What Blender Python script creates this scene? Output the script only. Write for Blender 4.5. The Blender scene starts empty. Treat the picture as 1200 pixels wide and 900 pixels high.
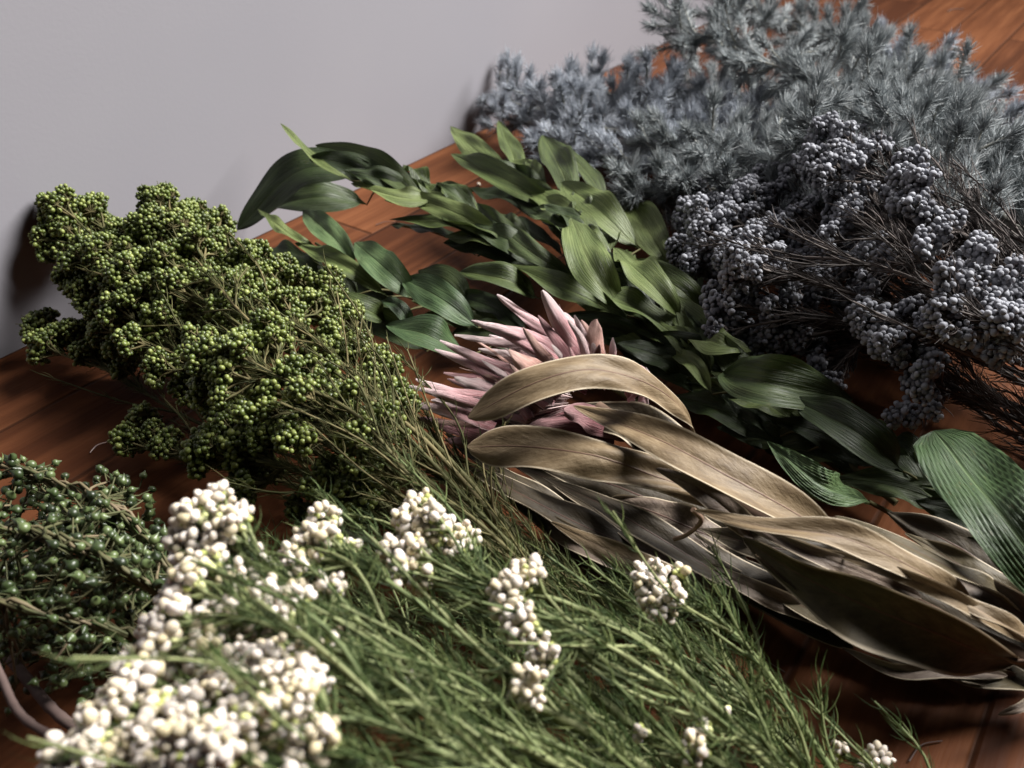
import bpy, bmesh, math
import numpy as np
from mathutils import Vector

R = math.radians
scene = bpy.context.scene
COL = scene.collection

# ------------------------------------------------------------------ camera
H = 0.28
PITCH = R(35)
FPX = 1082.0            # focal length in photo pixels (photo is 1200 wide)
FWD = np.array([0, math.cos(PITCH), -math.sin(PITCH)])
UPV = np.array([0, math.sin(PITCH), math.cos(PITCH)])
CAM = np.array([0.0, 0.0, H])
UP = np.array([0.0, 0.0, 1.0])

cam_data = bpy.data.cameras.new('camera')
cam = bpy.data.objects.new('camera', cam_data)
COL.objects.link(cam)
cam.location = CAM
cam.rotation_euler = (R(90) - PITCH, 0, 0)
cam_data.sensor_width = 36
cam_data.lens = 36 * FPX / 1200
cam_data.clip_start = 0.01
cam_data.clip_end = 50
cam_data.dof.use_dof = True
cam_data.dof.focus_distance = 0.40
cam_data.dof.aperture_fstop = 15.0
scene.camera = cam
scene.view_settings.view_transform = 'Standard'
scene.view_settings.look = 'None'
scene.view_settings.exposure = 0

def ray(px, py):
    return FWD + np.array([1.0, 0, 0]) * ((px - 600) / FPX) - UPV * ((py - 450) / FPX)

def floor_pt(px, py, h=0.0):
    d = ray(px, py)
    return CAM + d * ((h - H) / d[2])

WA = floor_pt(0, 420)
WB = floor_pt(780, 50)
WDIR = (WB - WA) / np.linalg.norm(WB - WA)
WN = np.array([WDIR[1], -WDIR[0], 0.0])      # wall normal, towards the room
WANG = math.atan2(WDIR[1], WDIR[0])

def at(px, py, h, clear=0.006):
    """A point of the place at height h, kept clear of the wall."""
    d = ray(px, py)
    if d[2] < -1e-3:
        t = (h - H) / d[2]
    else:
        t = 9.0
    q = CAM + d * t
    dist = np.dot(q - WA, WN)
    if dist < clear:
        k = np.dot(d, WN)
        t = (clear - np.dot(CAM - WA, WN)) / k
        q = CAM + d * t
    return q

def mpp(q):
    """metres per photo pixel at a point"""
    return float(np.dot(q - CAM, FWD)) / FPX

def unit(v):
    v = np.asarray(v, float)
    n = np.linalg.norm(v, axis=-1, keepdims=True)
    return v / np.maximum(n, 1e-9)

# ------------------------------------------------------------------ mesh helper
class MB:
    def __init__(self):
        self.v, self.a, self.q, self.t, self.n = [], [], [], [], 0
    def add(self, verts, attr, quads=None, tris=None):
        verts = np.asarray(verts, float).reshape(-1, 3)
        self.v.append(verts)
        self.a.append(np.asarray(attr, float).reshape(-1, 3))
        if quads is not None and len(quads): self.q.append(np.asarray(quads, int) + self.n)
        if tris is not None and len(tris): self.t.append(np.asarray(tris, int) + self.n)
        self.n += len(verts)
    def build(self, name, mat, parent=None, origin=None):
        me = bpy.data.meshes.new(name)
        o = bpy.data.objects.new(name, me)
        COL.objects.link(o)
        org = np.zeros(3) if origin is None else np.asarray(origin, float)
        if self.n:
            v = np.concatenate(self.v) - org
            a = np.concatenate(self.a)
            q = np.concatenate(self.q) if self.q else np.zeros((0, 4), int)
            t = np.concatenate(self.t) if self.t else np.zeros((0, 3), int)
            loops = np.concatenate([q.ravel(), t.ravel()]).astype(np.int32)
            starts = np.concatenate([np.arange(len(q)) * 4, len(q) * 4 + np.arange(len(t)) * 3]).astype(np.int32)
            me.vertices.add(len(v)); me.vertices.foreach_set('co', v.astype(np.float32).ravel())
            me.loops.add(len(loops)); me.loops.foreach_set('vertex_index', loops)
            me.polygons.add(len(starts)); me.polygons.foreach_set('loop_start', starts)
            me.polygons.foreach_set('use_smooth', np.ones(len(starts), bool))
            at_ = me.attributes.new('pv', 'FLOAT_VECTOR', 'POINT')
            at_.data.foreach_set('vector', a.astype(np.float32).ravel())
            me.update(calc_edges=True)
        me.materials.append(mat)
        if parent is not None:
            o.parent = parent
        elif origin is not None:
            o.location = org
        return o

def empty(name, loc, label, cat, group=None):
    o = bpy.data.objects.new(name, None)
    COL.objects.link(o)
    o.location = loc
    o.empty_display_size = 0.01
    o['label'] = label; o['category'] = cat
    if group: o['group'] = group
    return o

def frames(d):
    d = unit(d)
    ref = np.where(np.abs(d[:, 2:3]) > 0.9, np.array([[1.0, 0, 0]]), np.array([[0, 0, 1.0]]))
    s = unit(np.cross(d, ref))
    u = np.cross(s, d)
    return s, u

def curve(pts, n=24):
    """Catmull-Rom through the points, n samples evenly spaced."""
    p = np.asarray(pts, float)
    if len(p) == 2:
        return p[0] + (p[1] - p[0]) * np.linspace(0, 1, n)[:, None]
    e = np.vstack([2 * p[0] - p[1], p, 2 * p[-1] - p[-2]])
    out = []
    for i in range(len(p) - 1):
        a, b, c, d = e[i:i + 4]
        t = np.linspace(0, 1, 12, endpoint=False)[:, None]
        out.append(0.5 * (2 * b + (c - a) * t + (2 * a - 5 * b + 4 * c - d) * t ** 2 + (3 * b - a - 3 * c + d) * t ** 3))
    out = np.vstack(out + [p[-1:]])
    s = np.concatenate([[0], np.cumsum(np.linalg.norm(np.diff(out, axis=0), axis=1))])
    x = np.linspace(0, s[-1], n)
    return np.stack([np.interp(x, s, out[:, k]) for k in range(3)], 1)

def tube(mb, pts, r0, r1, sides=6, rnd=0.5, rng=None, knobs=0.0):
    p = np.asarray(pts); n = len(p)
    t = unit(np.gradient(p, axis=0))
    s, u = frames(t)
    rad = np.linspace(r0, r1, n)
    if knobs and rng is not None:
        rad = rad * (1 + knobs * rng.normal(size=n))
    ang = np.linspace(0, 2 * np.pi, sides, endpoint=False)
    ring = (s[:, None] * np.cos(ang)[None, :, None] + u[:, None] * np.sin(ang)[None, :, None]) * rad[:, None, None]
    v = p[:, None] + ring
    a = np.zeros((n, sides, 3)); a[..., 0] = np.linspace(0, 1, n)[:, None]; a[..., 1] = ang / 6.283; a[..., 2] = rnd
    i = np.arange(n - 1)[:, None] * sides; j = np.arange(sides)[None]; k = (j + 1) % sides
    q = np.stack([i + j, i + k, i + sides + k, i + sides + j], -1).reshape(-1, 4)
    mb.add(v.reshape(-1, 3), a.reshape(-1, 3), q)
    tip = n * sides
    for e0, base in ((p[0], 0), (p[-1], (n - 1) * sides)):
        mb.add(np.vstack([e0[None], v.reshape(-1, 3)[base:base + sides]]), np.tile([1 if base else 0, 0, rnd], (sides + 1, 1)),
               None, [[0, 1 + x, 1 + (x + 1) % sides] for x in range(sides)])

def needles(mb, b, d, bend, L, w, rng, seg=4, sides=3, taper=0.15, base_w=0.6, rnd=None):
    b = np.asarray(b, float); N = len(b)
    if N == 0: return
    d = unit(d)
    L = np.broadcast_to(np.asarray(L, float), (N,)); w = np.broadcast_to(np.asarray(w, float), (N,))
    t = np.linspace(0, 1, seg + 1)
    p = b[:, None] + d[:, None] * (L[:, None] * t)[..., None] + bend[:, None] * (L[:, None] * t ** 2)[..., None]
    s, u = frames(d)
    prof = np.interp(t, [0, 0.25, 0.7, 1], [base_w, 1, 0.85, taper])
    ang = np.linspace(0, 2 * np.pi, sides, endpoint=False)
    ring = s[:, None, None] * np.cos(ang)[None, None, :, None] + u[:, None, None] * np.sin(ang)[None, None, :, None]
    v = p[:, :, None] + ring * (w[:, None] * prof[None])[:, :, None, None]
    r = rng.random(N) if rnd is None else np.broadcast_to(rnd, (N,))
    a = np.zeros(v.shape); a[..., 0] = t[None, :, None]; a[..., 2] = r[:, None, None]
    S = seg + 1
    base = (np.arange(N) * S * sides)[:, None, None]
    i = (np.arange(seg) * sides)[None, :, None]; j = np.arange(sides)[None, None]; k = (j + 1) % sides
    q = np.stack([base + i + j, base + i + k, base + i + sides + k, base + i + sides + j], -1).reshape(-1, 4)
    mb.add(v.reshape(-1, 3), a.reshape(-1, 3), q)

def ico(sub):
    bm = bmesh.new(); bmesh.ops.create_icosphere(bm, subdivisions=sub, radius=1)
    v = np.array([x.co[:] for x in bm.verts]); f = np.array([[y.index for y in x.verts] for x in bm.faces]); bm.free()
    return v, f

def berry_template(sub, kind):
    v, f = ico(sub)
    z = v[:, 2].copy()
    if kind == 'round':          # slightly long bud with a blunt tip
        v[:, 2] = z * np.where(z > 0, 1.1, 1.0)
        k = np.clip((z - 0.75) / 0.25, 0, 1); v[:, :2] *= (1 - 0.25 * k)[:, None]; v[:, 2] += 0.06 * k
    elif kind == 'bud':          # white buds: egg shaped
        v[:, 2] = z * np.where(z > 0, 1.18, 1.05)
        v[:, :2] *= (1 - 0.12 * np.clip(z, 0, 1))[:, None]
    elif kind == 'seed':         # capsule drawn out to a point
        k = np.clip((z - 0.45) / 0.55, 0, 1)
        v[:, 2] += 0.75 * k ** 2; v[:, :2] *= (1 - 0.72 * k)[:, None]
    elif kind == 'knob':         # grey berries with a flattened pitted end
        k = np.clip((z - 0.7) / 0.3, 0, 1)
        v[:, 2] -= 0.22 * k
    return v, f

T_ROUND = berry_template(2, 'round'); T_ROUND3 = berry_template(3, 'round')
T_BUD = berry_template(3, 'bud'); T_SEED = berry_template(3, 'seed'); T_KNOB = berry_template(3, 'knob'); T_KNOB2 = berry_template(2, 'knob')

def berries(mb, c, r, d, tmpl, rng, shade=None, squash=0.08):
    V, F = tmpl; N = len(c)
    if N == 0: return
    d = unit(d); s, u = frames(d)
    M = np.stack([s, u, d], -1)
    sc = 1 + squash * rng.normal(size=(N, 3)).clip(-2, 2)
    v = np.einsum('nij,nkj->nki', M, V[None] * sc[:, None]) * np.broadcast_to(r, (N,))[:, None, None] + c[:, None]
    a = np.zeros(v.shape); a[..., 0] = V[:, 2][None] * 0.5 + 0.5
    a[..., 1] = (rng.random(N) if shade is None else shade)[:, None]; a[..., 2] = rng.random(N)[:, None]
    tr = (F[None] + (np.arange(N) * len(V))[:, None, None]).reshape(-1, 3)
    mb.add(v.reshape(-1, 3), a.reshape(-1, 3), None, tr)

def head(mbB, mbS, c, Rr, hub, rb, rng, tmpl, nsub=7, spread=1.9, dens=1.0, stalk_w=0.00028, flat=0.85, sep=1.62):
    """A lumpy head of buds: small umbels around a centre, each bud on a fine stalk."""
    ax = unit(c - hub)
    s, u = frames(ax[None]); s, u = s[0], u[0]
    acc = np.zeros((0, 3)); dirs = []; hubs = []
    subs = [(c + ax * Rr * 0.25, Rr * 0.62)]
    for i in range(nsub):
        ph = i * 2.39996 + rng.uniform(-.4, .4); th = spread * math.sqrt((i + .6) / nsub) * rng.uniform(.85, 1.1)
        dd = ax * math.cos(th) * flat + (s * math.cos(ph) + u * math.sin(ph)) * math.sin(th)
        subs.append((c + dd * Rr * rng.uniform(.5, .68), Rr * rng.uniform(.36, .5)))
    for sc, sr in subs:
        m = int(dens * 9 * (sr / rb) ** 2)
        cand = unit(rng.normal(size=(m, 3)))
        rr = sr * (1 - 0.45 * rng.random(m) ** 1.6)
        P = sc + cand * rr[:, None]
        for p, dr in zip(P, cand):
            if p[2] < rb * 1.02: continue
            if np.dot(p - WA, WN) < rb: continue
            if np.dot(dr, ax) < -0.75: continue
            if len(acc) and np.min(np.sum((acc - p) ** 2, 1)) < (sep * rb) ** 2: continue
            acc = np.vstack([acc, p]); dirs.append(dr + 0.35 * ax); hubs.append(sc - ax * sr * 0.7)
    if not len(acc): return
    dirs = unit(np.array(dirs) + 0.25 * rng.normal(size=(len(acc), 3)))
    hubs = np.array(hubs)
    rad = rb * np.clip(1 + 0.2 * rng.normal(size=len(acc)), .55, 1.35)
    berries(mbB, acc, rad, dirs, tmpl, rng)
    dv = acc - hubs
    bend = 0.15 * rng.normal(size=dv.shape)
    needles(mbS, hubs, dv - bend * np.linalg.norm(dv, axis=1)[:, None], bend, np.linalg.norm(dv, axis=1), stalk_w, rng, seg=2, base_w=1, taper=.8)
    for sc, sr in subs:
        tube(mbS, curve([hub, (hub + sc) / 2 + rng.normal(size=3) * Rr * .08, sc - ax * sr * .6], 6), stalk_w * 2.6, stalk_w * 1.5, 4, rng.random())

def stem_needles(mb, pts, n, L, w, rng, ang=(25, 55), t0=0.0, t1=1.0, inward=0.5, jitter=0.25, up=0.0, seg=4, sides=3, lo=0.0012):
    p = np.asarray(pts); m = len(p)
    tt = rng.uniform(t0, t1, n) * (m - 1)
    i = np.minimum(tt.astype(int), m - 2); f = (tt - i)[:, None]
    b = p[i] * (1 - f) + p[i + 1] * f
    T = unit(p[i + 1] - p[i]); s, u = frames(T)
    ph = rng.uniform(0, 2 * np.pi, n)
    rad = s * np.cos(ph)[:, None] + u * np.sin(ph)[:, None]
    a = np.radians(rng.uniform(*ang, n))[:, None]
    d = T * np.cos(a) + rad * np.sin(a) + jitter * rng.normal(size=(n, 3)) * .5 + UP * up
    bend = (T - rad) * inward * rng.uniform(.3, 1.1, n)[:, None] * .6 + jitter * .5 * rng.normal(size=(n, 3))
    LL = L * rng.uniform(.6, 1.2, n)
    end = b + unit(d) * LL[:, None] + bend * LL[:, None]
    ok = (end[:, 2] > lo) & (((end - WA) @ WN) > .001)
    needles(mb, b[ok], d[ok], bend[ok], LL[ok], w * rng.uniform(.8, 1.2, n)[ok], rng, seg=seg, sides=sides)

# ------------------------------------------------------------------ leaf
def leaf(mb, pts, W, n=None, roll=0.0, twist=0.0, fold=0.15, camber=0.0, wave=0.0, wf=2.0, prof='ovate', rip=0.0, ripf=9.0,
         nu=28, nv=13, rng=None, curl=0.0, lo=0.0015, thick=0.0, crumple=0.0):
    """A blade along pts (base, ..., tip). W is the full width in metres."""
    c = curve(pts, nu)
    T = unit(np.gradient(c, axis=0))
    mid = c[len(c) // 2]
    if n is None:
        n = unit(unit(CAM - mid) * 0.6 + UP * 0.6)
    n = np.asarray(n, float)
    s = unit(np.cross(T, n)); u = np.cross(s, T)
    t = np.linspace(0, 1, nu)
    ang = R(roll) + R(twist) * (t - .5)
    s2 = s * np.cos(ang)[:, None] + u * np.sin(ang)[:, None]
    u2 = -s * np.sin(ang)[:, None] + u * np.cos(ang)[:, None]
    if prof == 'ovate':
        f = (np.maximum(t - .05, 0) ** .62) * (1 - t) ** .85; f /= f.max(); f = np.maximum(f, .03)
        f[-1] = 0.0
    elif prof == 'oblong':
        f = np.interp(t, [0, .08, .35, .7, .9, .97, 1], [.12, .25, .78, 1, .86, .5, .03])
        f = np.convolve(np.pad(f, 2, 'edge'), np.ones(5) / 5, 'valid'); f[-1] = .05
    elif prof == 'broad':
        f = np.interp(t, [0, .15, .5, .78, .92, .98, 1], [.05, .5, .92, 1, .78, .4, .05])
    elif prof == 'lance':
        f = np.sin(np.pi * np.clip(t, 0, 1) ** .8) ** .8 * .97 + .03; f[-1] = 0.01
    elif prof == 'bract':
        f = np.interp(t, [0, .3, .6, .85, .95, 1], [.85, 1, .85, .5, .25, .03])
    rng = rng or np.random.default_rng(1)
    v = np.linspace(-1, 1, nv)
    hw = W / 2
    w = (hw * f)[:, None]
    V = v[None, :]; Tt = t[:, None]
    ph1, ph2 = rng.uniform(0, 6.28, 2)
    cv = curl * V
    lat = V * w * math.cos(fold)
    if abs(curl) > 1e-3:
        lat = np.sin(cv) / curl * w
        hz = (1 - np.cos(cv)) / curl * w
    else:
        hz = np.abs(V) * w * math.sin(fold)
    hz = hz + camber * V ** 2 * w
    env = np.sin(np.pi * np.clip(Tt, 0, 1)) ** .5
    hz = hz + wave * hw * np.abs(V) ** 1.6 * env * np.sin(6.283 * wf * Tt + np.where(V > 0, ph1, ph2) + .6 * np.sin(9 * Tt + ph1))
    if rip:
        hz = hz + rip * hw * env * np.minimum(1, np.abs(V) * 3) * np.sin(6.283 * (ripf * (Tt * 0.55 + np.abs(V) * .55)) + .8 * np.sin(5 * Tt + 3 * V))
    if crumple:
        for _ in range(6):
            hz = hz + crumple * hw * env * rng.normal() * np.sin(6.283 * (rng.uniform(.5, 3.2) * Tt + rng.uniform(-.9, .9) * V) + rng.uniform(0, 6.28)) * np.minimum(1, .25 + np.abs(V))
    P = c[:, None] + s2[:, None] * lat[..., None] + u2[:, None] * hz[..., None]
    P[..., 2] = np.maximum(P[..., 2], lo + 0.0004 * rng.random())
    dw = (P - WA) @ WN
    P = P + WN * np.maximum(0.001 - dw, 0)[..., None]
    a = np.zeros(P.shape); a[..., 0] = Tt; a[..., 1] = V; a[..., 2] = rng.random()
    i = np.arange(nu - 1)[:, None] * nv; j = np.arange(nv - 1)[None]
    q = np.stack([i + j, i + j + 1, i + nv + j + 1, i + nv + j], -1).reshape(-1, 4)
    mb.add(P.reshape(-1, 3), a.reshape(-1, 3), q)
    if thick:
        nrm = np.cross(np.gradient(P, axis=0), np.gradient(P, axis=1)); nrm = unit(nrm)
        Q = P - nrm * thick
        mb.add(Q.reshape(-1, 3), a.reshape(-1, 3), q[:, ::-1])

# ------------------------------------------------------------------ materials
class NT:
    def __init__(self, name):
        self.m = bpy.data.materials.new(name); self.m.use_nodes = True
        self.t = self.m.node_tree; self.t.nodes.clear()
        self.out = self.n('ShaderNodeOutputMaterial')
    def n(self, typ, **kw):
        x = self.t.nodes.new(typ)
        for k, v in kw.items(): setattr(x, k, v)
        return x
    def l(self, a, b): self.t.links.new(a, b)
    def val(self, sock, v):
        if isinstance(v, bpy.types.NodeSocket): self.l(v, sock)
        else: sock.default_value = v
    def math(self, op, a, b=None, clamp=False):
        x = self.n('ShaderNodeMath', operation=op, use_clamp=clamp)
        self.val(x.inputs[0], a)
        if b is not None: self.val(x.inputs[1], b)
        return x.outputs[0]
    def mix(self, f, a, b, mode='MIX'):
        x = self.n('ShaderNodeMix', data_type='RGBA', blend_type=mode)
        self.val(x.inputs[0], f)
        self.val(x.inputs[6], a if isinstance(a, bpy.types.NodeSocket) else (*a, 1))
        self.val(x.inputs[7], b if isinstance(b, bpy.types.NodeSocket) else (*b, 1))
        return x.outputs[2]
    def ramp(self, f, stops):
        x = self.n('ShaderNodeValToRGB')
        e = x.color_ramp.elements
        while len(e) < len(stops): e.new(.5)
        for el, (p, c) in zip(e, stops):
            el.position = p; el.color = (*c, 1) if not np.isscalar(c) else (c, c, c, 1)
        self.l(f, x.inputs[0]); return x.outputs[0]
    def noise(self, vec, scale, detail=3, rough=.5):
        x = self.n('ShaderNodeTexNoise'); x.inputs['Scale'].default_value = scale
        x.inputs['Detail'].default_value = detail; x.inputs['Roughness'].default_value = rough
        if vec is not None: self.l(vec, x.inputs['Vector'])
        return x.outputs['Fac']
    def pv(self):
        a = self.n('ShaderNodeAttribute', attribute_name='pv')
        s = self.n('ShaderNodeSeparateXYZ'); self.l(a.outputs['Vector'], s.inputs[0])
        return s.outputs[0], s.outputs[1], s.outputs[2]
    def vec(self, x, y, z=0.0):
        c = self.n('ShaderNodeCombineXYZ')
        for s, v in zip(c.inputs, (x, y, z)): self.val(s, v)
        return c.outputs[0]
    def obj(self):
        return self.n('ShaderNodeTexCoord').outputs['Object']
    def geo(self):
        return self.n('ShaderNodeNewGeometry')
    def bump(self, h, dist, strength=1.0):
        b = self.n('ShaderNodeBump'); b.inputs['Distance'].default_value = dist; b.inputs['Strength'].default_value = strength
        self.l(h, b.inputs['Height']); return b.outputs[0]
    def finish(self, col, rough=.6, spec=.3, bump=None, trans=0.0, tcol=None, sheen=0.0, sss=0.0, coat=0.0):
        p = self.n('ShaderNodeBsdfPrincipled')
        self.val(p.inputs['Base Color'], col if isinstance(col, bpy.types.NodeSocket) else (*col, 1))
        self.val(p.inputs['Roughness'], rough)
        p.inputs['Specular IOR Level'].default_value = spec
        if bump is not None: self.l(bump, p.inputs['Normal'])
        if sss:
            p.inputs['Subsurface Weight'].default_value = sss; p.inputs['Subsurface Radius'].default_value = (1, .8, .5)
            p.inputs['Subsurface Scale'].default_value = .0015
        if coat:
            p.inputs['Coat Weight'].default_value = coat; p.inputs['Coat Roughness'].default_value = .25
        sh = p.outputs[0]
        if trans:
            tr = self.n('ShaderNodeBsdfTranslucent'); self.val(tr.inputs[0], tcol if tcol is not None else col)
            if bump is not None: self.l(bump, tr.inputs['Normal'])
            mx = self.n('ShaderNodeMixShader'); mx.inputs[0].default_value = trans
            self.l(sh, mx.inputs[1]); self.l(tr.outputs[0], mx.inputs[2]); sh = mx.outputs[0]
        self.l(sh, self.out.inputs[0]); return self.m

def mat_berry(name, dark, mid, light, rough=.45, spec=.35, tipdark=.35, sss=0.0, bumpd=.0003, bloom=None):
    m = NT(name); u, sh, r = m.pv()
    n = m.noise(m.obj(), 260, 3)
    c = m.ramp(sh, [(0, dark), (.5, mid), (1, light)])
    c = m.mix(m.math('MULTIPLY', m.math('SUBTRACT', n, .35, True), .8), c, dark)
    if bloom:
        n2 = m.noise(m.obj(), 90, 3)
        c = m.mix(m.ramp(n2, [(.38, 0.0), (.62, .7)]), c, bloom)
    tip = m.ramp(u, [(.0, .25), (.3, 0.0), (.9, 0.0), (.985, tipdark)])
    c = m.mix(tip, c, dark)
    return m.finish(c, rough, spec, m.bump(n, bumpd), sss=sss)

def mat_fiber(name, stops, rough=.7, spec=.2, trans=0.0, tip=None, scale=60):
    m = NT(name); u, v, r = m.pv()
    n = m.noise(m.obj(), scale, 2)
    f = m.math('ADD', m.math('MULTIPLY', r, .6), m.math('MULTIPLY', n, .4))
    c = m.ramp(f, stops)
    if tip: c = m.mix(m.ramp(u, [(.5, 0.0), (1, .7)]), c, tip)
    return m.finish(c, rough, spec, trans=trans)

M = {}
M['green_berry'] = mat_berry('green_berry_skin', (.03, .042, .008), (.105, .14, .028), (.24, .275, .075), .42, .4)
M['white_bud'] = mat_berry('white_bud_skin', (.50, .43, .27), (.69, .62, .55), (.78, .71, .66), .6, .25, tipdark=.15, sss=.25, bumpd=.0002)
M['lime_bud'] = mat_berry('lime_bud_skin', (.38, .42, .12), (.55, .58, .22), (.7, .7, .4), .6, .25, tipdark=.1)
M['grey_berry'] = mat_berry('grey_berry_skin', (.03, .028, .032), (.20, .205, .232), (.40, .41, .445), .8, .12, tipdark=.85, bloom=(.33, .34, .375), bumpd=.0006)
M['dark_seed'] = mat_berry('dark_green_seed_skin', (.014, .022, .009), (.045, .068, .022), (.11, .145, .055), .38, .45)
M['green_needle'] = mat_fiber('olive_needle', [(.1, (.025, .032, .01)), (.5, (.065, .072, .022)), (.9, (.14, .12, .05))], .6, trans=.1)
M['green_stem'] = mat_fiber('olive_stem', [(.2, (.045, .05, .016)), (.8, (.14, .115, .052))], .7)
M['white_needle'] = mat_fiber('fresh_green_needle', [(.1, (.012, .021, .006)), (.5, (.05, .08, .023)), (.9, (.22, .255, .10))], .55, trans=.12)
M['white_stem'] = mat_fiber('pale_green_stem', [(.2, (.11, .14, .055)), (.8, (.23, .25, .115))], .6)
M['grey_needle'] = mat_fiber('dark_needle', [(.1, (.018, .016, .016)), (.6, (.06, .05, .047)), (1, (.16, .13, .12))], .6)
M['grey_stem'] = mat_fiber('grey_brown_stem', [(.2, (.035, .03, .028)), (.8, (.125, .105, .096))], .7)
M['dark_stem'] = mat_fiber('brown_green_stem', [(.1, (.045, .06, .022)), (.5, (.10, .09, .045)), (.9, (.20, .15, .10))], .6)
M['blue_needle'] = mat_fiber('silver_blue_needle', [(.1, (.28, .31, .36)), (.5, (.48, .52, .58)), (.9, (.68, .71, .76))], .85, .08, trans=.18, scale=25)
M['sage_needle'] = mat_fiber('silver_sage_needle', [(.1, (.20, .225, .235)), (.5, (.36, .395, .41)), (.9, (.58, .60, .605))], .85, .08, trans=.18, scale=25)
M['blue_stem'] = mat_fiber('pale_grey_stem', [(.2, (.2, .2, .18)), (.8, (.36, .36, .32))], .8)
M['twig'] = mat_fiber('purple_brown_bark', [(.2, (.04, .027, .024)), (.8, (.13, .09, .08))], .75, scale=160)
M['pink_hair'] = mat_fiber('pale_pink_hair', [(.1, (.45, .27, .27)), (.6, (.68, .52, .5)), (.95, (.8, .7, .66))], .7, trans=.2)
M['protea_stem'] = mat_fiber('brown_protea_stem', [(.2, (.08, .05, .035)), (.8, (.2, .13, .09))], .75, scale=200)

def mat_green_leaf(name, dark, mid, light, bump=.0006):
    m = NT(name); u, v, r = m.pv()
    av = m.math('ABSOLUTE', v)
    st = m.noise(m.vec(m.math('MULTIPLY', u, 2.2), m.math('MULTIPLY', v, 11), m.math('MULTIPLY', r, 37)), 1.6, 4, .6)
    big = m.noise(m.vec(m.math('MULTIPLY', u, 3), m.math('MULTIPLY', v, 2), m.math('MULTIPLY', r, 91)), 1.2, 3)
    f = m.math('ADD', m.math('ADD', m.math('MULTIPLY', st, .5), m.math('MULTIPLY', big, .45)), m.math('MULTIPLY', m.math('SUBTRACT', r, .5), .3))
    c = m.ramp(f, [(.3, dark), (.5, mid), (.72, light)])
    rib = m.ramp(av, [(0, 1.0), (.025, .8), (.06, 0.0)])
    c = m.mix(m.math('MULTIPLY', rib, .45), c, light)
    spots = m.noise(m.vec(m.math('MULTIPLY', u, 9), m.math('MULTIPLY', v, 4), r), 4, 3)
    c = m.mix(m.ramp(spots, [(.63, 0.0), (.75, .45)]), c, (.13, .10, .045))
    fine = m.math('SINE', m.math('ADD', m.math('MULTIPLY', v, 40), m.math('MULTIPLY', st, 16)))
    h = m.math('ADD', m.math('ADD', m.math('MULTIPLY', st, 1.0), m.math('MULTIPLY', fine, .10)), m.math('MULTIPLY', rib, -.5))
    return m.finish(c, .5, .35, m.bump(h, bump), trans=.14)

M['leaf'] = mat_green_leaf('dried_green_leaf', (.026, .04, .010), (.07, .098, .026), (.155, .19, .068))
M['leaf_dark'] = mat_green_leaf('shaded_green_leaf', (.010, .018, .005), (.024, .04, .011), (.055, .078, .025))  # darker copy of the green leaf, shade among the lower leaves painted in
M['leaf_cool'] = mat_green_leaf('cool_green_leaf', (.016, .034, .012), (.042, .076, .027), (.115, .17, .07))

def mat_protea_leaf(name, dark, mid, light):
    m = NT(name); u, v, r = m.pv()
    av = m.math('ABSOLUTE', v)
    big = m.noise(m.vec(m.math('MULTIPLY', u, 11), m.math('MULTIPLY', v, 1.7), m.math('MULTIPLY', r, 53)), 1.5, 6, .66)
    st = m.noise(m.vec(m.math('MULTIPLY', v, 1.2), m.math('ADD', m.math('MULTIPLY', av, -5), m.math('MULTIPLY', u, 26)), m.math('MULTIPLY', r, 17)), 1.6, 3)
    f = m.math('ADD', m.math('MULTIPLY', big, .75), m.math('MULTIPLY', st, .25))
    c = m.ramp(f, [(.22, dark), (.5, mid), (.80, light)])
    wv = m.math('ADD', v, m.math('MULTIPLY', m.math('SUBTRACT', m.noise(m.vec(m.math('MULTIPLY', u, 6), r), 1, 2), .5), .1))
    rib = m.ramp(m.math('ABSOLUTE', wv), [(0, 1.0), (.022, .9), (.05, 0.0)])
    c = m.mix(m.math('MULTIPLY', rib, .75), c, (.10, .045, .035))
    lit_rim = m.ramp(av, [(.90, 0.0), (.97, 1.0)])
    c = m.mix(m.math('MULTIPLY', lit_rim, .85), c, (.52, .44, .32))  # pale margin: the lit leaf edge is painted into the colour
    h = m.math('ADD', m.math('ADD', big, m.math('MULTIPLY', st, .3)), m.math('MULTIPLY', rib, -.3))
    return m.finish(c, .55, .3, m.bump(h, .0005), trans=.1)

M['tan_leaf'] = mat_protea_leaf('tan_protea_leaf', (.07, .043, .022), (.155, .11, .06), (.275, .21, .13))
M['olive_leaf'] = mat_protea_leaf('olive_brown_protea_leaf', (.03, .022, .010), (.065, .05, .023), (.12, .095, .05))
M['shade_leaf'] = mat_protea_leaf('shaded_protea_leaf', (.022, .016, .009), (.045, .034, .02), (.08, .062, .036))  # darkened protea leaf: shade in the gaps of the bundle put into its colour
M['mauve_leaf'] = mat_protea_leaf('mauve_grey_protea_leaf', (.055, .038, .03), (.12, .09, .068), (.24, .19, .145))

def mat_bract(name, base, mid, tip):
    m = NT(name); u, v, r = m.pv()
    st = m.noise(m.vec(m.math('MULTIPLY', u, 1.5), m.math('MULTIPLY', v, 9), m.math('MULTIPLY', r, 61)), 2, 4, .6)
    c = m.ramp(m.math('ADD', u, m.math('MULTIPLY', m.math('SUBTRACT', st, .5), .5)), [(.05, base), (.5, mid), (1, tip)])
    c = m.mix(m.ramp(st, [(.48, 0.0), (.68, .6)]), c, tip)
    c = m.mix(m.ramp(m.math('ABSOLUTE', v), [(.8, 0.0), (1, .6)]), c, tip)
    return m.finish(c, .75, .12, m.bump(st, .0014), trans=.15)
M['bract'] = mat_bract('dusty_pink_bract', (.48, .19, .20), (.68, .38, .395), (.84, .69, .68))
M['bract_salmon'] = mat_bract('salmon_bract', (.46, .20, .17), (.60, .34, .28), (.70, .48, .42))
M['bract_dark'] = mat_bract('maroon_bract', (.16, .05, .055), (.30, .13, .14), (.5, .31, .31))
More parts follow.
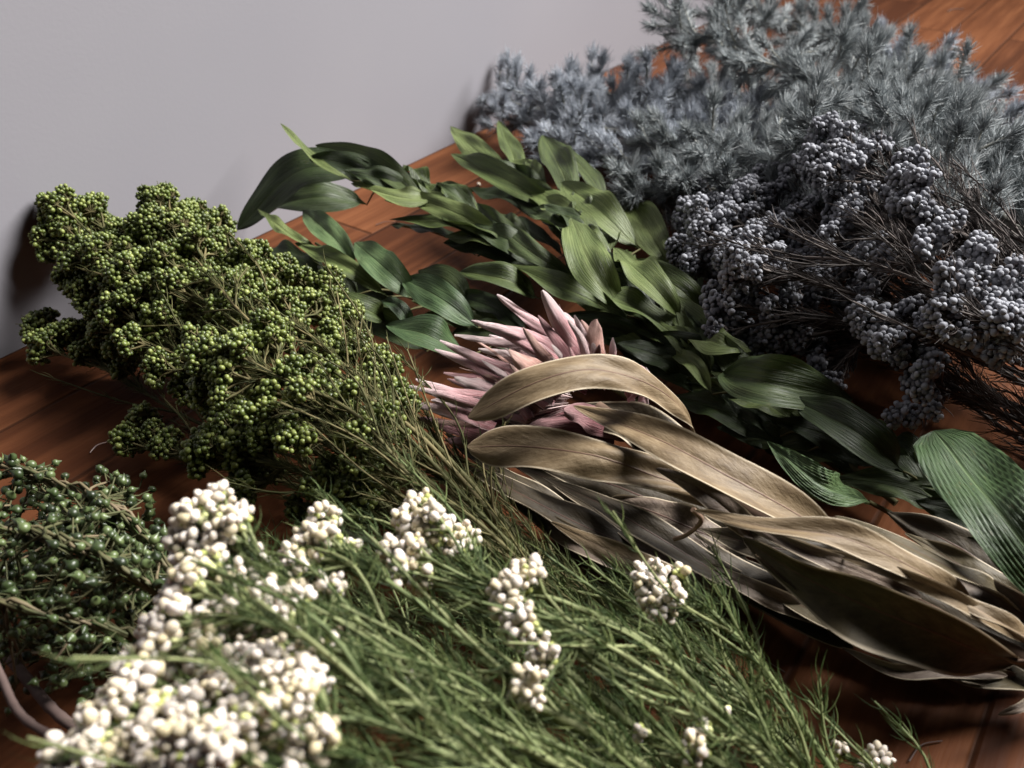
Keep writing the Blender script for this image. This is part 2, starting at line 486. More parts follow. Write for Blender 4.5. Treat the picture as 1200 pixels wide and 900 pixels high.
M['bract_pale'] = mat_bract('pale_pink_bract', (.48, .26, .27), (.64, .46, .46), (.76, .64, .62))

def mat_wall():
    m = NT('grey_white_wall_paint'); o = m.obj()
    n = m.noise(o, 6, 3); f = m.noise(o, 420, 3)
    c = m.mix(n, (.235, .230, .256), (.275, .267, .290))
    sp = m.noise(o, 55, 1)
    c = m.mix(m.ramp(sp, [(.80, 0.0), (.83, .5)]), c, (.25, .2, .2))
    return m.finish(c, .75, .2, m.bump(f, .0001, .4))
def mat_floor():
    m = NT('red_brown_wood_boards'); o = m.obj()
    s = m.n('ShaderNodeSeparateXYZ'); m.l(o, s.inputs[0]); x, y = s.outputs[0], s.outputs[1]
    BW = .062
    yb = m.math('DIVIDE', y, BW); idx = m.math('FLOOR', yb); fr = m.math('FRACT', yb)
    wn = m.n('ShaderNodeTexWhiteNoise', noise_dimensions='1D'); m.l(idx, wn.inputs['W']); rb = wn.outputs['Value']
    xs = m.math('ADD', x, m.math('MULTIPLY', rb, 3.7))
    ib = m.math('FLOOR', m.math('DIVIDE', xs, .42)); fx = m.math('FRACT', m.math('DIVIDE', xs, .42))
    wn2 = m.n('ShaderNodeTexWhiteNoise', noise_dimensions='2D'); m.l(m.vec(ib, idx), wn2.inputs['Vector']); rr = wn2.outputs['Value']
    gv = m.vec(m.math('MULTIPLY', xs, 5), m.math('MULTIPLY', y, 75), m.math('MULTIPLY', rr, 20))
    g = m.noise(gv, 1, 5, .6)
    g2 = m.noise(m.vec(m.math('MULTIPLY', xs, 14), m.math('MULTIPLY', y, 420), rr), 1, 3)
    c = m.ramp(m.math('ADD', m.math('MULTIPLY', g, .8), m.math('MULTIPLY', m.math('SUBTRACT', rr, .5), .22)),
               [(.28, (.052, .018, .008)), (.5, (.112, .041, .0175)), (.72, (.18, .072, .031))])
    c = m.mix(m.ramp(g2, [(.5, 0.0), (.8, .5)]), c, (.07, .022, .009))
    seam = m.math('MINIMUM', m.math('MINIMUM', fr, m.math('SUBTRACT', 1, fr)), m.math('MULTIPLY', m.math('MINIMUM', fx, m.math('SUBTRACT', 1, fx)), 6))
    sm = m.ramp(seam, [(0, 1.0), (.012, .8), (.028, 0.0)])
    c = m.mix(m.math('MULTIPLY', sm, .7), c, (.02, .008, .004))
    h = m.math('ADD', m.math('ADD', m.math('MULTIPLY', g2, .35), m.math('MULTIPLY', g, .6)), m.math('MULTIPLY', sm, -.9))
    sc = m.noise(m.vec(m.math('MULTIPLY', xs, 30), m.math('MULTIPLY', y, 260), 3.0), 1, 2)
    rough = m.math('ADD', .42, m.math('MULTIPLY', sc, .22))
    return m.finish(c, rough, .04, m.bump(h, .0009, .9))
M['wall'] = mat_wall(); M['floor'] = mat_floor()
M['trim'] = mat_wall()

# ------------------------------------------------------------------ setting
def box(mb, lo, hi):
    x0, y0, z0 = lo; x1, y1, z1 = hi
    v = [(x0, y0, z0), (x1, y0, z0), (x1, y1, z0), (x0, y1, z0), (x0, y0, z1), (x1, y0, z1), (x1, y1, z1), (x0, y1, z1)]
    for f in ([0, 3, 2, 1], [4, 5, 6, 7], [0, 1, 5, 4], [1, 2, 6, 5], [2, 3, 7, 6], [3, 0, 4, 7]):
        mb.add([v[i] for i in f], np.zeros((4, 3)), [[0, 1, 2, 3]])

mb = MB(); mb.add([(-1.5, -3.5, 0), (4, -3.5, 0), (4, .05, 0), (-1.5, .05, 0)], np.zeros((4, 3)), [[0, 1, 2, 3]])
fl = mb.build('floor', M['floor']); fl.location = WA; fl.rotation_euler = (0, 0, WANG); fl['kind'] = 'structure'
mb = MB(); box(mb, (-1.5, 0, -.02), (4, .1, 1.6))
wl = mb.build('wall', M['wall']); wl.location = WA; wl.rotation_euler = (0, 0, WANG); wl['kind'] = 'structure'

# ------------------------------------------------------------------ sprays
def spray(name, label, group, cat, stem, heads, seed, mats, rb, tmpl, needle=(140, .009, .00035), twigs=0, twig_len=.04,
          stem_r=(.0013, .0006), t_need=(.1, .95), hub_len=.9, nsub=7, dens=1.0, ang=(20, 55), twig_need=18, accent=None, inward=.5, jitter=.25, sep=1.62, split=1):
    rng = np.random.default_rng(seed)
    pts = [at(*p) for p in stem]
    if len(pts) > 2:
        Ls = np.linalg.norm(pts[-1] - pts[0])
        pts = [pts[0]] + [p + rng.normal(size=3) * Ls * .02 for p in pts[1:-1]] + [pts[-1]]
    c = curve(pts, 40)
    c[:, 2] = np.maximum(c[:, 2], .0016)
    base = c[0].copy()
    root = empty(name, base, label, cat, group)
    sm = MB(); fo = MB()
    tube(sm, c, stem_r[0], stem_r[1], 7, rng.random(), rng, .06)
    nn, nl, nw = needle
    stem_needles(fo, c, nn, nl, nw, rng, ang, *t_need, inward=inward, jitter=jitter)
    for k in range(twigs):
        i = int(rng.uniform(t_need[0], t_need[1]) * 39); i = min(max(i, 0), 37)
        T = unit(c[i + 1] - c[i]); s, u = frames(T[None]); ph = rng.uniform(0, 6.28)
        rd = s[0] * math.cos(ph) + u[0] * math.sin(ph); rd[2] = abs(rd[2]) * .8
        L = twig_len * rng.uniform(.5, 1.2); a = R(rng.uniform(18, 42))
        q = [c[i], c[i] + (T * math.cos(a) + rd * math.sin(a)) * L * .5, c[i] + (T * math.cos(a * .7) + rd * math.sin(a * .7)) * L + rng.normal(size=3) * L * .12]
        cc = curve(q, 10); cc[:, 2] = np.maximum(cc[:, 2], .0015)
        tube(sm, cc, stem_r[1] * .9, stem_r[1] * .5, 5, rng.random())
        stem_needles(fo, cc, twig_need, nl, nw, rng, ang, .1, 1.0, inward=inward, jitter=jitter)
    if split > 1:
        new = []
        for px, py, h, rp in heads:
            a0 = rng.uniform(0, 6.28)
            for q_ in range(split):
                a1 = a0 + q_ * 6.283 / split + rng.uniform(-.4, .4)
                rr_ = rng.uniform(.42, .66)
                new.append((px + math.cos(a1) * rp * rr_, py + math.sin(a1) * rp * rr_ * .8, h + rng.uniform(-.004, .006), rp * rng.uniform(.5, .68)))
        heads = new
    for k, hd in enumerate(heads):
        px, py, h, rp = hd[:4]
        ctr = at(px, py, h, .012); Rr = rp * (1.18 if rb == .00130 else 1.3 if split == 3 and rb > .0012 else 1.15) * mpp(ctr)
        ctr[2] = max(ctr[2], Rr * .55)
        dd = np.linalg.norm(c - ctr, axis=1)
        j = int(np.argmin(dd)); back = max(0, j - int(4 + 40 * Rr * 1.2 / max(1e-3, np.linalg.norm(c[-1] - c[0]))))
        st = c[back]
        hub = ctr + unit(st - ctr) * Rr * hub_len
        hub[2] = max(hub[2], .002)
        if np.linalg.norm(st - hub) > .004:
            Tm = unit(c[min(back + 2, 39)] - c[back])
            br = curve([st, st + Tm * np.linalg.norm(hub - st) * .45 + (hub - st) * .1, hub], 14)
            br[:, 2] = np.maximum(br[:, 2], .0016)
            tube(sm, br, stem_r[1], stem_r[1] * .7, 6, rng.random())
            stem_needles(fo, br, int(nn * .22) + 6, nl, nw, rng, ang, .1, 1, inward=inward, jitter=jitter)
        b1, b2 = MB(), MB()
        head(b1, b2, ctr, Rr, hub, rb, rng, tmpl, nsub=nsub, dens=dens, sep=sep)
        if b1.n:
            hb = b1.build('berry_head', mats[0], root, base)
            if accent is not None:
                b3 = MB(); m = 11
                dr = unit(rng.normal(size=(m, 3))); pp = ctr + dr * Rr * rng.uniform(.35, .7, m)[:, None]
                pp[:, 2] = np.maximum(pp[:, 2], rb)
                berries(b3, pp, rb * .8, dr, tmpl, rng); b3.build('young_bud', accent, hb, base)
            if b2.n: b2.build('stalk', mats[1], hb, base)
    sm.build('stem', mats[1], root, base)
    if fo.n: fo.build('foliage', mats[2], root, base)
    return root

# --- green berry sprays by the wall
GM = (M['green_berry'], M['green_stem'], M['green_needle'])
GG = 'green berry sprays in the bunch against the wall'
green = [
 ('pale green berry spray reaching highest up the wall at the top left', [(640, 690, .02), (470, 560, .035), (260, 380, .05), (120, 290, .06)], [(90, 265, .06, 46), (112, 330, .045, 38), (62, 285, .05, 26)]),
 ('green berry spray with shaded crown touching the wall, second along from the corner end', [(650, 690, .02), (480, 540, .04), (330, 390, .05), (215, 275, .055)], [(195, 258, .06, 40), (155, 292, .062, 40), (240, 262, .05, 30)]),
 ('green berry spray with dense rounded crown in the middle of the wall bunch', [(640, 680, .02), (470, 530, .05), (330, 400, .065), (235, 310, .07)], [(212, 292, .068, 42), (238, 335, .062, 34), (185, 325, .06, 30)]),
 ('green berry spray whose crown leans against the wall beside the dark curled leaf', [(650, 680, .015), (480, 500, .04), (360, 370, .05), (290, 310, .05)], [(275, 305, .055, 40), (300, 335, .055, 34), (270, 350, .06, 30)]),
 ('green berry spray lying along the right edge of the bunch next to the leafy branch', [(660, 690, .012), (520, 530, .025), (440, 430, .035), (380, 350, .04)], [(365, 345, .045, 36), (410, 392, .05, 38), (330, 330, .045, 30), (440, 432, .045, 32), (390, 420, .05, 28), (455, 465, .04, 26)]),
 ('green berry spray in the shaded left side under the crowns', [(620, 690, .015), (420, 560, .03), (250, 450, .04), (165, 370, .045)], [(150, 350, .05, 38), (185, 395, .042, 34), (135, 395, .03, 28)]),
 ('dark low green berry spray with its tip farthest left on the floor by the wall', [(600, 690, .008), (400, 570, .01), (240, 494, .012), (120, 430, .016)], [(62, 395, .02, 36), (105, 400, .02, 34), (150, 420, .018, 28)]),
 ('bright green berry spray on top of the bunch with yellowed needles below its crown', [(650, 700, .02), (500, 570, .05), (400, 480, .068), (300, 430, .072)], [(262, 425, .075, 42), (305, 395, .075, 34), (245, 460, .065, 28), (235, 400, .065, 26)]),
 ('small green berry spray lying apart on the bare boards left of the bunch', [(560, 690, .006), (380, 600, .008), (270, 560, .012), (215, 540, .012)], [(168, 507, .014, 34), (195, 522, .012, 20)]),
 ('green berry spray with a broad low crown above the bare boards', [(580, 690, .01), (450, 600, .03), (370, 560, .04), (300, 540, .045)], [(268, 525, .042, 46), (320, 500, .05, 38), (300, 560, .03, 36)]),
 ('green berry spray in the shade between the bunch and the pink flower', [(640, 700, .008), (560, 600, .015), (500, 540, .022), (460, 500, .028)], [(440, 503, .058, 36), (462, 470, .05, 28), (425, 545, .05, 26), (408, 480, .055, 24)]),
 ('green berry spray half hidden behind the white buds in front', [(600, 700, .008), (500, 640, .02), (440, 600, .03), (400, 570, .035)], [(385, 560, .04, 32), (420, 585, .035, 34), (370, 605, .025, 34), (450, 560, .03, 22)]),
 ('green berry spray filling the shaded hollow under the left crowns', [(620, 690, .012), (430, 560, .025), (280, 460, .035), (180, 400, .04)], [(165, 385, .045, 34), (200, 422, .04, 32), (205, 370, .05, 30), (130, 375, .035, 28)]),
 ('green berry spray between the middle crown and the right edge of the bunch', [(650, 690, .015), (500, 540, .04), (400, 430, .05), (330, 370, .055)], [(320, 372, .058, 36), (355, 372, .05, 32), (375, 415, .045, 28), (285, 370, .055, 30)]),
 ('green berry spray among the yellowed needles at the lower middle of the bunch', [(650, 700, .015), (520, 600, .04), (420, 520, .055), (350, 470, .06)], [(335, 452, .075, 30), (372, 440, .07, 26), (300, 480, .065, 28), (345, 510, .06, 26), (400, 455, .065, 22)]),
 ('green berry spray deep in the dark middle of the bunch', [(640, 700, .01), (480, 580, .02), (340, 490, .025), (260, 450, .03)], [(240, 378, .03, 34), (212, 402, .03, 30), (290, 420, .035, 30), (225, 440, .03, 32), (270, 470, .03, 32), (320, 500, .03, 30), (390, 480, .03, 30)]),
 ('green berry spray in the second row behind the tallest crown', [(650, 690, .02), (470, 540, .04), (300, 390, .055), (170, 310, .06)], [(135, 305, .062, 36), (175, 335, .062, 34), (215, 325, .065, 32), (105, 300, .055, 28)]),
]
for k, (lab, st, hd) in enumerate(green):
    spray('green_berry_spray', lab, GG, 'berry spray', st, hd, 100 + k, GM, .00108, T_ROUND, split=3, needle=(110, .0075, .0002), twigs=6, twig_len=.05,
          ang=(15, 45), twig_need=26, t_need=(.08, .9))

olive = [
 ('olive needle shoot along the right flank of the green bunch', [(700, 720, .01), (600, 620, .02), (500, 520, .035), (440, 450, .038)]),
 ('straw coloured needle shoot on top of the green bunch', [(680, 720, .02), (560, 600, .05), (450, 490, .065), (370, 420, .07)]),
 ('olive needle shoot running toward the hollow of the green bunch', [(660, 720, .015), (540, 630, .035), (440, 560, .045), (350, 500, .048)]),
 ('dark olive needle shoot low on the front side of the green bunch', [(640, 720, .01), (500, 650, .02), (420, 610, .025), (350, 580, .025)]),
 ('olive needle shoot beside the pink flower tips', [(760, 770, .008), (660, 680, .014), (580, 610, .018), (520, 560, .02)]),
 ('olive needle shoot in the middle of the green bunch', [(680, 730, .02), (570, 640, .045), (480, 560, .055), (410, 490, .06)]),
]
for k, (lab, st) in enumerate(olive):
    spray('needle_shoot', lab, 'flowerless needle shoots in the green bunch', 'leafy shoot', st, [], 200 + k, GM, .0015, T_ROUND,
          needle=(150, .0075, .0002), twigs=9, twig_len=.04, stem_r=(.0012, .0005), ang=(15, 50), twig_need=24, t_need=(.02, .85), jitter=.45)

# --- grey berry sprays on the right
RM = (M['grey_berry'], M['grey_stem'], M['grey_needle'])
RG = 'grey berry sprays piled on the right'
grey = [
 ('grey berry spray with the topmost heads, against the blue woolly branches', [(1330, 400, .06), (1180, 290, .085), (1060, 215, .09), (985, 175, .09)], [(975, 165, .108, 27), (1003, 185, .108, 25), (958, 198, .1, 26), (1028, 172, .108, 18), (1000, 160, .1, 18)]),
 ('grey berry spray with one compact head below the topmost heads', [(1330, 420, .06), (1200, 320, .085), (1110, 240, .09)], [(1065, 205, .112, 27), (1078, 242, .108, 24), (1050, 230, .1, 20)]),
 ('grey berry spray with pale heads at the middle of the grey pile', [(1330, 450, .05), (1160, 340, .08), (1060, 280, .085)], [(1000, 240, .09, 34), (985, 268, .08, 28), (1030, 297, .078, 24), (1020, 325, .07, 18)]),
 ('grey berry spray with frosted heads in the upper left of the grey pile', [(1330, 460, .04), (1120, 330, .06), (980, 260, .065)], [(890, 225, .065, 32), (915, 248, .065, 28), (860, 240, .055, 24)]),
 ('grey berry spray with its heads farthest left, above the green leaves', [(1330, 480, .03), (1080, 350, .05), (930, 300, .055)], [(822, 240, .05, 34), (842, 290, .05, 32), (812, 290, .035, 26), (850, 262, .045, 24)]),
 ('grey berry spray with one large whitish head in front of darker ones', [(1330, 500, .03), (1110, 395, .06), (960, 330, .07)], [(880, 300, .075, 30), (908, 310, .07, 26), (868, 322, .062, 22)]),
 ('grey berry spray lying low beside the green leaf, its heads in a curved row', [(1330, 520, .02), (1110, 400, .04), (970, 375, .05)], [(842, 352, .05, 24), (848, 380, .045, 22), (880, 345, .05, 20), (908, 366, .05, 20)]),
 ('grey berry spray with paired pale heads at the front of the pile', [(1330, 520, .035), (1180, 440, .055), (1110, 395, .065)], [(1020, 375, .07, 26), (1045, 395, .065, 26), (1072, 368, .07, 24), (1060, 410, .058, 20)]),
 ('grey berry spray with a tall narrow head among dark stems', [(1330, 470, .06), (1220, 420, .08), (1150, 380, .085)], [(1108, 330, .098, 22), (1110, 358, .092, 22), (1125, 312, .095, 18), (1100, 380, .085, 18)]),
 ('shaded grey berry spray in the dark gap below the whitish head', [(1330, 540, .015), (1120, 440, .03), (1030, 400, .04)], [(965, 320, .05, 24), (1000, 345, .05, 24), (915, 405, .03, 22), (960, 412, .03, 20), (950, 440, .02, 20)]),
 ('low grey berry spray with its heads hanging near the green leaf stalk', [(1330, 570, .012), (1200, 500, .025), (1140, 470, .03)], [(1085, 428, .06, 22), (1078, 452, .052, 20), (1062, 485, .04, 20), (1092, 476, .045, 16)]),
 ('grey berry spray with its head against the right edge of the picture', [(1330, 480, .05), (1260, 430, .06), (1215, 395, .065)], [(1183, 375, .09, 28), (1195, 345, .09, 22), (1185, 405, .08, 20)]),
 ('grey berry spray behind the others with small scattered heads', [(1330, 400, .06), (1240, 330, .075), (1150, 280, .08)], [(1085, 285, .1, 20), (1112, 262, .1, 20), (1150, 288, .1, 20), (1185, 320, .095, 22)]),
 ('grey berry spray with frosted heads between the topmost and the upper left heads', [(1330, 430, .05), (1150, 310, .075), (1020, 240, .08)], [(935, 215, .075, 26), (955, 240, .075, 26), (930, 262, .065, 24), (975, 215, .08, 22)]),
 ('grey berry spray spreading over the far left flank of the pile above the leaf tips', [(1330, 480, .035), (1080, 340, .055), (920, 280, .06)], [(835, 260, .065, 32), (870, 245, .065, 30), (855, 295, .06, 30), (825, 305, .045, 28), (895, 275, .065, 26)]),
 ('shaded grey berry spray at the lower left of the pile by the broad dark leaf', [(1330, 540, .015), (1100, 430, .03), (980, 390, .035)], [(870, 390, .035, 24), (900, 400, .035, 24), (935, 385, .04, 24), (975, 440, .025, 20)]),
 ('grey berry spray in the hollow at the middle of the pile', [(1330, 500, .03), (1120, 380, .045), (1000, 320, .05)], [(945, 295, .06, 26), (965, 330, .055, 24), (1005, 300, .06, 24), (940, 345, .05, 22)]),
 ('grey berry spray with small pale heads near the right edge of the pile', [(1350, 440, .055), (1240, 370, .07), (1170, 330, .075)], [(1140, 325, .095, 20), (1165, 350, .09, 22), (1135, 385, .08, 22), (1160, 410, .07, 20)]),
]
for k, (lab, st, hd) in enumerate(grey):
    spray('grey_berry_spray', lab, RG, 'berry spray', st, hd, 300 + k, RM, .00130, T_KNOB2, split=3, needle=(110, .012, .00028), twigs=5, twig_len=.05,
          stem_r=(.0015, .0007), ang=(15, 38), twig_need=20, t_need=(.1, .97), nsub=8, dens=1.3)

dark = [
 ('dark flowerless twig across the top of the grey pile', [(1340, 380, .06), (1200, 290, .085), (1100, 235, .09), (1040, 210, .09)]),
 ('dark flowerless twig at the right of the grey pile, running down to the edge', [(1340, 560, .02), (1220, 440, .04), (1130, 370, .055), (1060, 310, .06)]),
 ('low dark flowerless twig along the floor below the grey heads', [(1340, 590, .008), (1200, 500, .012), (1080, 440, .016), (980, 400, .02)]),
 ('dark flowerless twig with feathery needles in the middle of the grey pile', [(1340, 470, .04), (1140, 360, .08), (1020, 320, .085), (920, 300, .08)]),
 ('dark flowerless twig in the shade beneath the frosted heads', [(1340, 520, .02), (1150, 400, .03), (1020, 350, .035), (900, 320, .035)]),
 ('dark flowerless twig against the right edge of the picture', [(1360, 500, .04), (1260, 390, .06), (1190, 310, .07), (1140, 250, .08)]),
 ('brown flowerless twig over the bare boards by the rippled leaf', [(1360, 640, .01), (1240, 540, .02), (1160, 480, .03), (1100, 440, .035)]),
]
for k, (lab, st) in enumerate(dark):
    spray('needle_shoot', lab, 'flowerless dark twigs in the grey pile', 'leafy shoot', st, [], 400 + k, RM, .0015, T_KNOB,
          needle=(170, .014, .00028), twigs=9, twig_len=.06, stem_r=(.0014, .0006), ang=(15, 42), twig_need=26, t_need=(.02, 1), jitter=.3)

# --- white bud sprays in front
WM = (M['white_bud'], M['white_stem'], M['white_needle'])
WG = 'white bud sprays in the front bunch'
white = [
 ('white bud spray standing tallest at the upper left of the front bunch', [(900, 1010, .03), (600, 850, .08), (400, 740, .10), (280, 650, .11)], [(250, 605, .115, 36), (232, 650, .11, 30), (212, 700, .10, 26), (275, 620, .11, 24)]),
 ('white bud spray behind the tallest one, beside the green berries', [(920, 1010, .03), (650, 820, .075), (480, 710, .09), (400, 650, .095)], [(372, 625, .095, 30), (360, 660, .09, 28), (330, 690, .085, 30), (395, 650, .085, 22)]),
 ('loose white bud spray in the middle of the left white mass', [(880, 1010, .03), (600, 860, .07), (420, 770, .09), (330, 730, .095)], [(290, 715, .095, 30), (320, 745, .095, 30), (265, 750, .085, 28), (395, 765, .09, 24)]),
 ('white bud spray on the left edge next to the dark seeds', [(820, 1020, .03), (500, 890, .075), (300, 810, .09), (220, 780, .095)], [(180, 775, .095, 34), (195, 735, .085, 26), (150, 815, .09, 32), (215, 810, .085, 30)]),
 ('white bud spray lowest at the left corner, over the bare twig', [(760, 1030, .03), (450, 930, .08), (250, 880, .10), (170, 860, .105)], [(125, 850, .105, 36), (95, 890, .105, 34), (165, 885, .105, 34), (75, 915, .10, 30)]),
 ('white bud spray with yellowish centre at the bottom of the front bunch', [(820, 1030, .03), (560, 930, .09), (430, 880, .11), (380, 860, .115)], [(345, 815, .115, 40), (310, 860, .115, 40), (365, 865, .11, 36), (290, 800, .105, 30)]),
 ('white bud spray filling the bottom edge left of centre', [(800, 1040, .03), (520, 960, .09), (350, 920, .11), (290, 900, .115)], [(235, 870, .115, 40), (265, 905, .115, 40), (200, 915, .11, 36), (335, 910, .11, 34), (230, 825, .10, 28)]),
 ('broad white bud spray in the middle, just below the pink flower', [(1000, 1000, .02), (800, 810, .06), (640, 720, .075), (560, 690, .08)], [(492, 605, .085, 28), (468, 655, .085, 28), (532, 635, .08, 30), (500, 640, .08, 28), (498, 680, .08, 18)]),
 ('narrow upright white bud spray right of the broad one', [(1010, 1000, .02), (850, 860, .06), (720, 770, .08), (660, 740, .085)], [(618, 680, .09, 24), (600, 700, .09, 26), (612, 735, .09, 24), (640, 765, .085, 20), (622, 805, .085, 22)]),
 ('single white bud spray standing apart on the right, before the tan leaves', [(1010, 960, .01), (905, 800, .04), (850, 725, .055), (805, 690, .06)], [(762, 680, .062, 22), (785, 705, .06, 22), (770, 705, .06, 22), (798, 672, .06, 10)]),
 ('white bud spray with sparse small buds near the bottom centre', [(1000, 1040, .02), (800, 930, .06), (650, 870, .075), (580, 850, .08)], [(520, 825, .075, 18), (480, 797, .07, 10), (400, 745, .06, 14), (660, 745, .06, 10)]),
 ('white bud spray at the bottom edge right of centre with few buds', [(1060, 1040, .02), (950, 960, .05), (870, 910, .06)], [(815, 880, .065, 20), (825, 855, .06, 12), (752, 858, .06, 8), (850, 835, .05, 7)]),
 ('white bud spray just entering at the bottom right, over the bare floor', [(1120, 1010, .005), (1060, 940, .01), (1040, 915, .012)], [(1030, 893, .012, 16), (985, 880, .012, 11), (1010, 900, .01, 10)]),
 ('slim white bud spray filling the left edge of the plume below the tallest head', [(880, 1010, .03), (560, 870, .08), (360, 760, .10), (270, 710, .11)], [(222, 685, .112, 22), (205, 725, .11, 24), (245, 660, .112, 20), (190, 750, .108, 22), (235, 730, .105, 20)]),
 ('white bud spray joining the left edge of the plume to its lowest corner', [(800, 1020, .03), (480, 910, .08), (280, 830, .10), (200, 810, .11)], [(165, 795, .11, 24), (140, 830, .11, 24), (190, 830, .108, 22), (110, 865, .11, 24), (215, 850, .105, 22)]),
 ('loose white bud spray in the hollow between the two edges of the plume', [(860, 1010, .03), (580, 870, .08), (400, 760, .10), (310, 700, .105)], [(275, 690, .106, 26), (300, 665, .104, 22), (262, 725, .106, 24), (315, 700, .104, 22), (240, 765, .104, 24), (285, 775, .106, 24)]),
 ('yellow tinted white bud spray deep in the lower plume', [(820, 1020, .03), (540, 920, .08), (350, 840, .105), (270, 800, .11)], [(255, 805, .108, 26), (225, 835, .108, 24), (280, 840, .11, 26), (170, 870, .108, 26), (330, 835, .11, 24)]),
 ('white bud spray down the right side of the plume', [(860, 1010, .03), (600, 880, .08), (440, 800, .10), (360, 760, .105)], [(345, 705, .105, 20), (330, 725, .105, 20), (318, 770, .108, 24), (350, 775, .108, 22), (300, 740, .1, 20), (385, 690, .1, 18)]),
]
for k, (lab, st, hd) in enumerate(white):
    spray('white_bud_spray', lab, WG, 'bud spray', st, hd, 500 + k, WM, .00126, T_BUD, split=(3 if k < 8 else 1), needle=(110, .0085, .00023), twigs=(2 if k == 12 else 4), twig_len=.045,
          stem_r=(.0014, .0007), ang=(35, 75), twig_need=30, inward=1.0, t_need=(.05, .8), nsub=8, dens=1.4, accent=M['lime_bud'], sep=1.66)

# extra flowerless green shoots of the front bunch
shoots = [
 ('long bare needle shoot arching along the upper edge of the front bunch', [(1010, 980, .01), (880, 820, .03), (720, 715, .045), (600, 720, .05)]),
 ('needle shoot pointing at the broad white head from the lower right', [(980, 980, .02), (830, 840, .05), (690, 760, .065), (560, 690, .07)]),
 ('needle shoot crossing the bottom of the front bunch', [(900, 1000, .03), (720, 870, .07), (560, 800, .085), (440, 760, .09)]),
 ('needle shoot at the lower centre running under the others', [(900, 990, .01), (740, 830, .02), (600, 740, .025), (480, 640, .03)]),
 ('thin needle shoot beside the single white head on the right', [(990, 950, .008), (900, 830, .02), (820, 760, .03), (700, 690, .025)]),
 ('needle shoot closest to the bottom edge of the picture', [(860, 1030, .04), (680, 930, .085), (520, 870, .10), (420, 830, .105)]),
 ('yellowed needle shoot lying on the floor along the shaded gap', [(960, 940, .006), (800, 800, .01), (650, 680, .012), (520, 560, .014)]),
 ('needle shoot in the gap between the two broad white heads', [(960, 1010, .02), (760, 850, .05), (560, 720, .06), (430, 650, .06)]),
 ('thick needle shoot low at the bottom centre', [(840, 1000, .02), (640, 860, .05), (470, 760, .06), (380, 700, .06)]),
]
for k, (lab, st) in enumerate(shoots):
    spray('needle_shoot', lab, 'flowerless needle shoots in the front bunch', 'leafy shoot', st, [], 600 + k, WM if k != 6 else GM, .0026, T_BUD,
          needle=(300, .0088, .00023), twigs=9, twig_len=.05, stem_r=(.0018, .0009), ang=(35, 78), twig_need=42, jitter=.4, inward=1.1, t_need=(.02, 1))

for k in range(8):
    x = 330 + 52 * k
    spray('needle_shoot', 'short dim needle shoot in the tangled underlayer of the front bunch', 'tangled short shoots under the front bunch', 'leafy shoot',
          [(x + 330, 1010 - 12 * (k % 3), .008), (x + 200, 900 - 14 * (k % 2), .014), (x + 60, 800 - 16 * (k % 3), .02), (x - 60, 720 - 4 * k, .02)], [], 650 + k, WM, .0015, T_BUD,
          needle=(170, .009, .00022), twigs=8, twig_len=.05, stem_r=(.0013, .0007), ang=(30, 80), twig_need=36, t_need=(.02, 1), jitter=.6, inward=.9)

# --- dark seed sprays at the left
def seed_spray(label, stem, side, seed, n=60, region=None):
    rng = np.random.default_rng(seed)
    c = curve([at(*p) for p in stem], 40); c[:, 2] = np.maximum(c[:, 2], .002)
    base = c[0].copy()
    root = empty('seed_spray', base, label, 'seed spray', 'dark green seed sprays in the left corner')
    sm = MB(); tube(sm, c, .0013, .0007, 7, .7, rng, .05)
    x0, y0, x1, y1, h0, h1 = region
    for k in range(n // 5):
        q = at(rng.uniform(x0, x1), rng.uniform(y0, y1), rng.uniform(h0, h1))
        lo_, hi_ = (0, 39)
        j = int(np.argmin(np.linalg.norm(c - q, axis=1))); j = max(0, j - rng.integers(4, 10))
        T = unit(c[min(j + 2, 39)] - c[max(j - 1, 0)])
        D = np.linalg.norm(q - c[j])
        br = curve([c[j], c[j] + T * D * .45 + UP * .003, q], 12); br[:, 2] = np.maximum(br[:, 2], .0018)
        tube(sm, br, .0007, .0004, 5, rng.random())
        b = MB(); st = MB(); m = 9
        i = rng.integers(5, 12, m)
        d = unit(unit(br[-1] - br[0]) * .8 + rng.normal(size=(m, 3)) * .75)
        Lk = rng.uniform(.004, .011, m)
        ctr = br[i] + d * Lk[:, None]; ctr[:, 2] = np.maximum(ctr[:, 2], .003)
        needles(st, br[i], ctr - br[i], np.zeros((m, 3)), np.linalg.norm(ctr - br[i], axis=1), .00035, rng, seg=2, base_w=1, taper=.9, rnd=.2)
        for s4 in range(4):
            ss, uu = frames(d); a = s4 * 1.57 + .4
            out = ss * math.cos(a) + uu * math.sin(a)
            needles(st, ctr - d * .0013, out * .8 + d * .5, d * -.3, .0024, .0003, rng, seg=2, rnd=.15)
        berries(b, ctr, .00165 * rng.uniform(.7, 1.2, m), d, T_SEED, rng)
        hb = b.build('seed_head', M['dark_seed'], root, base)
        st.build('stalk', M['dark_stem'], hb, base)
    fo = MB(); stem_needles(fo, c, 60, .010, .0004, rng, (20, 60))
    sm.build('stem', M['dark_stem'], root, base); fo.build('foliage', M['white_needle'], root, base)

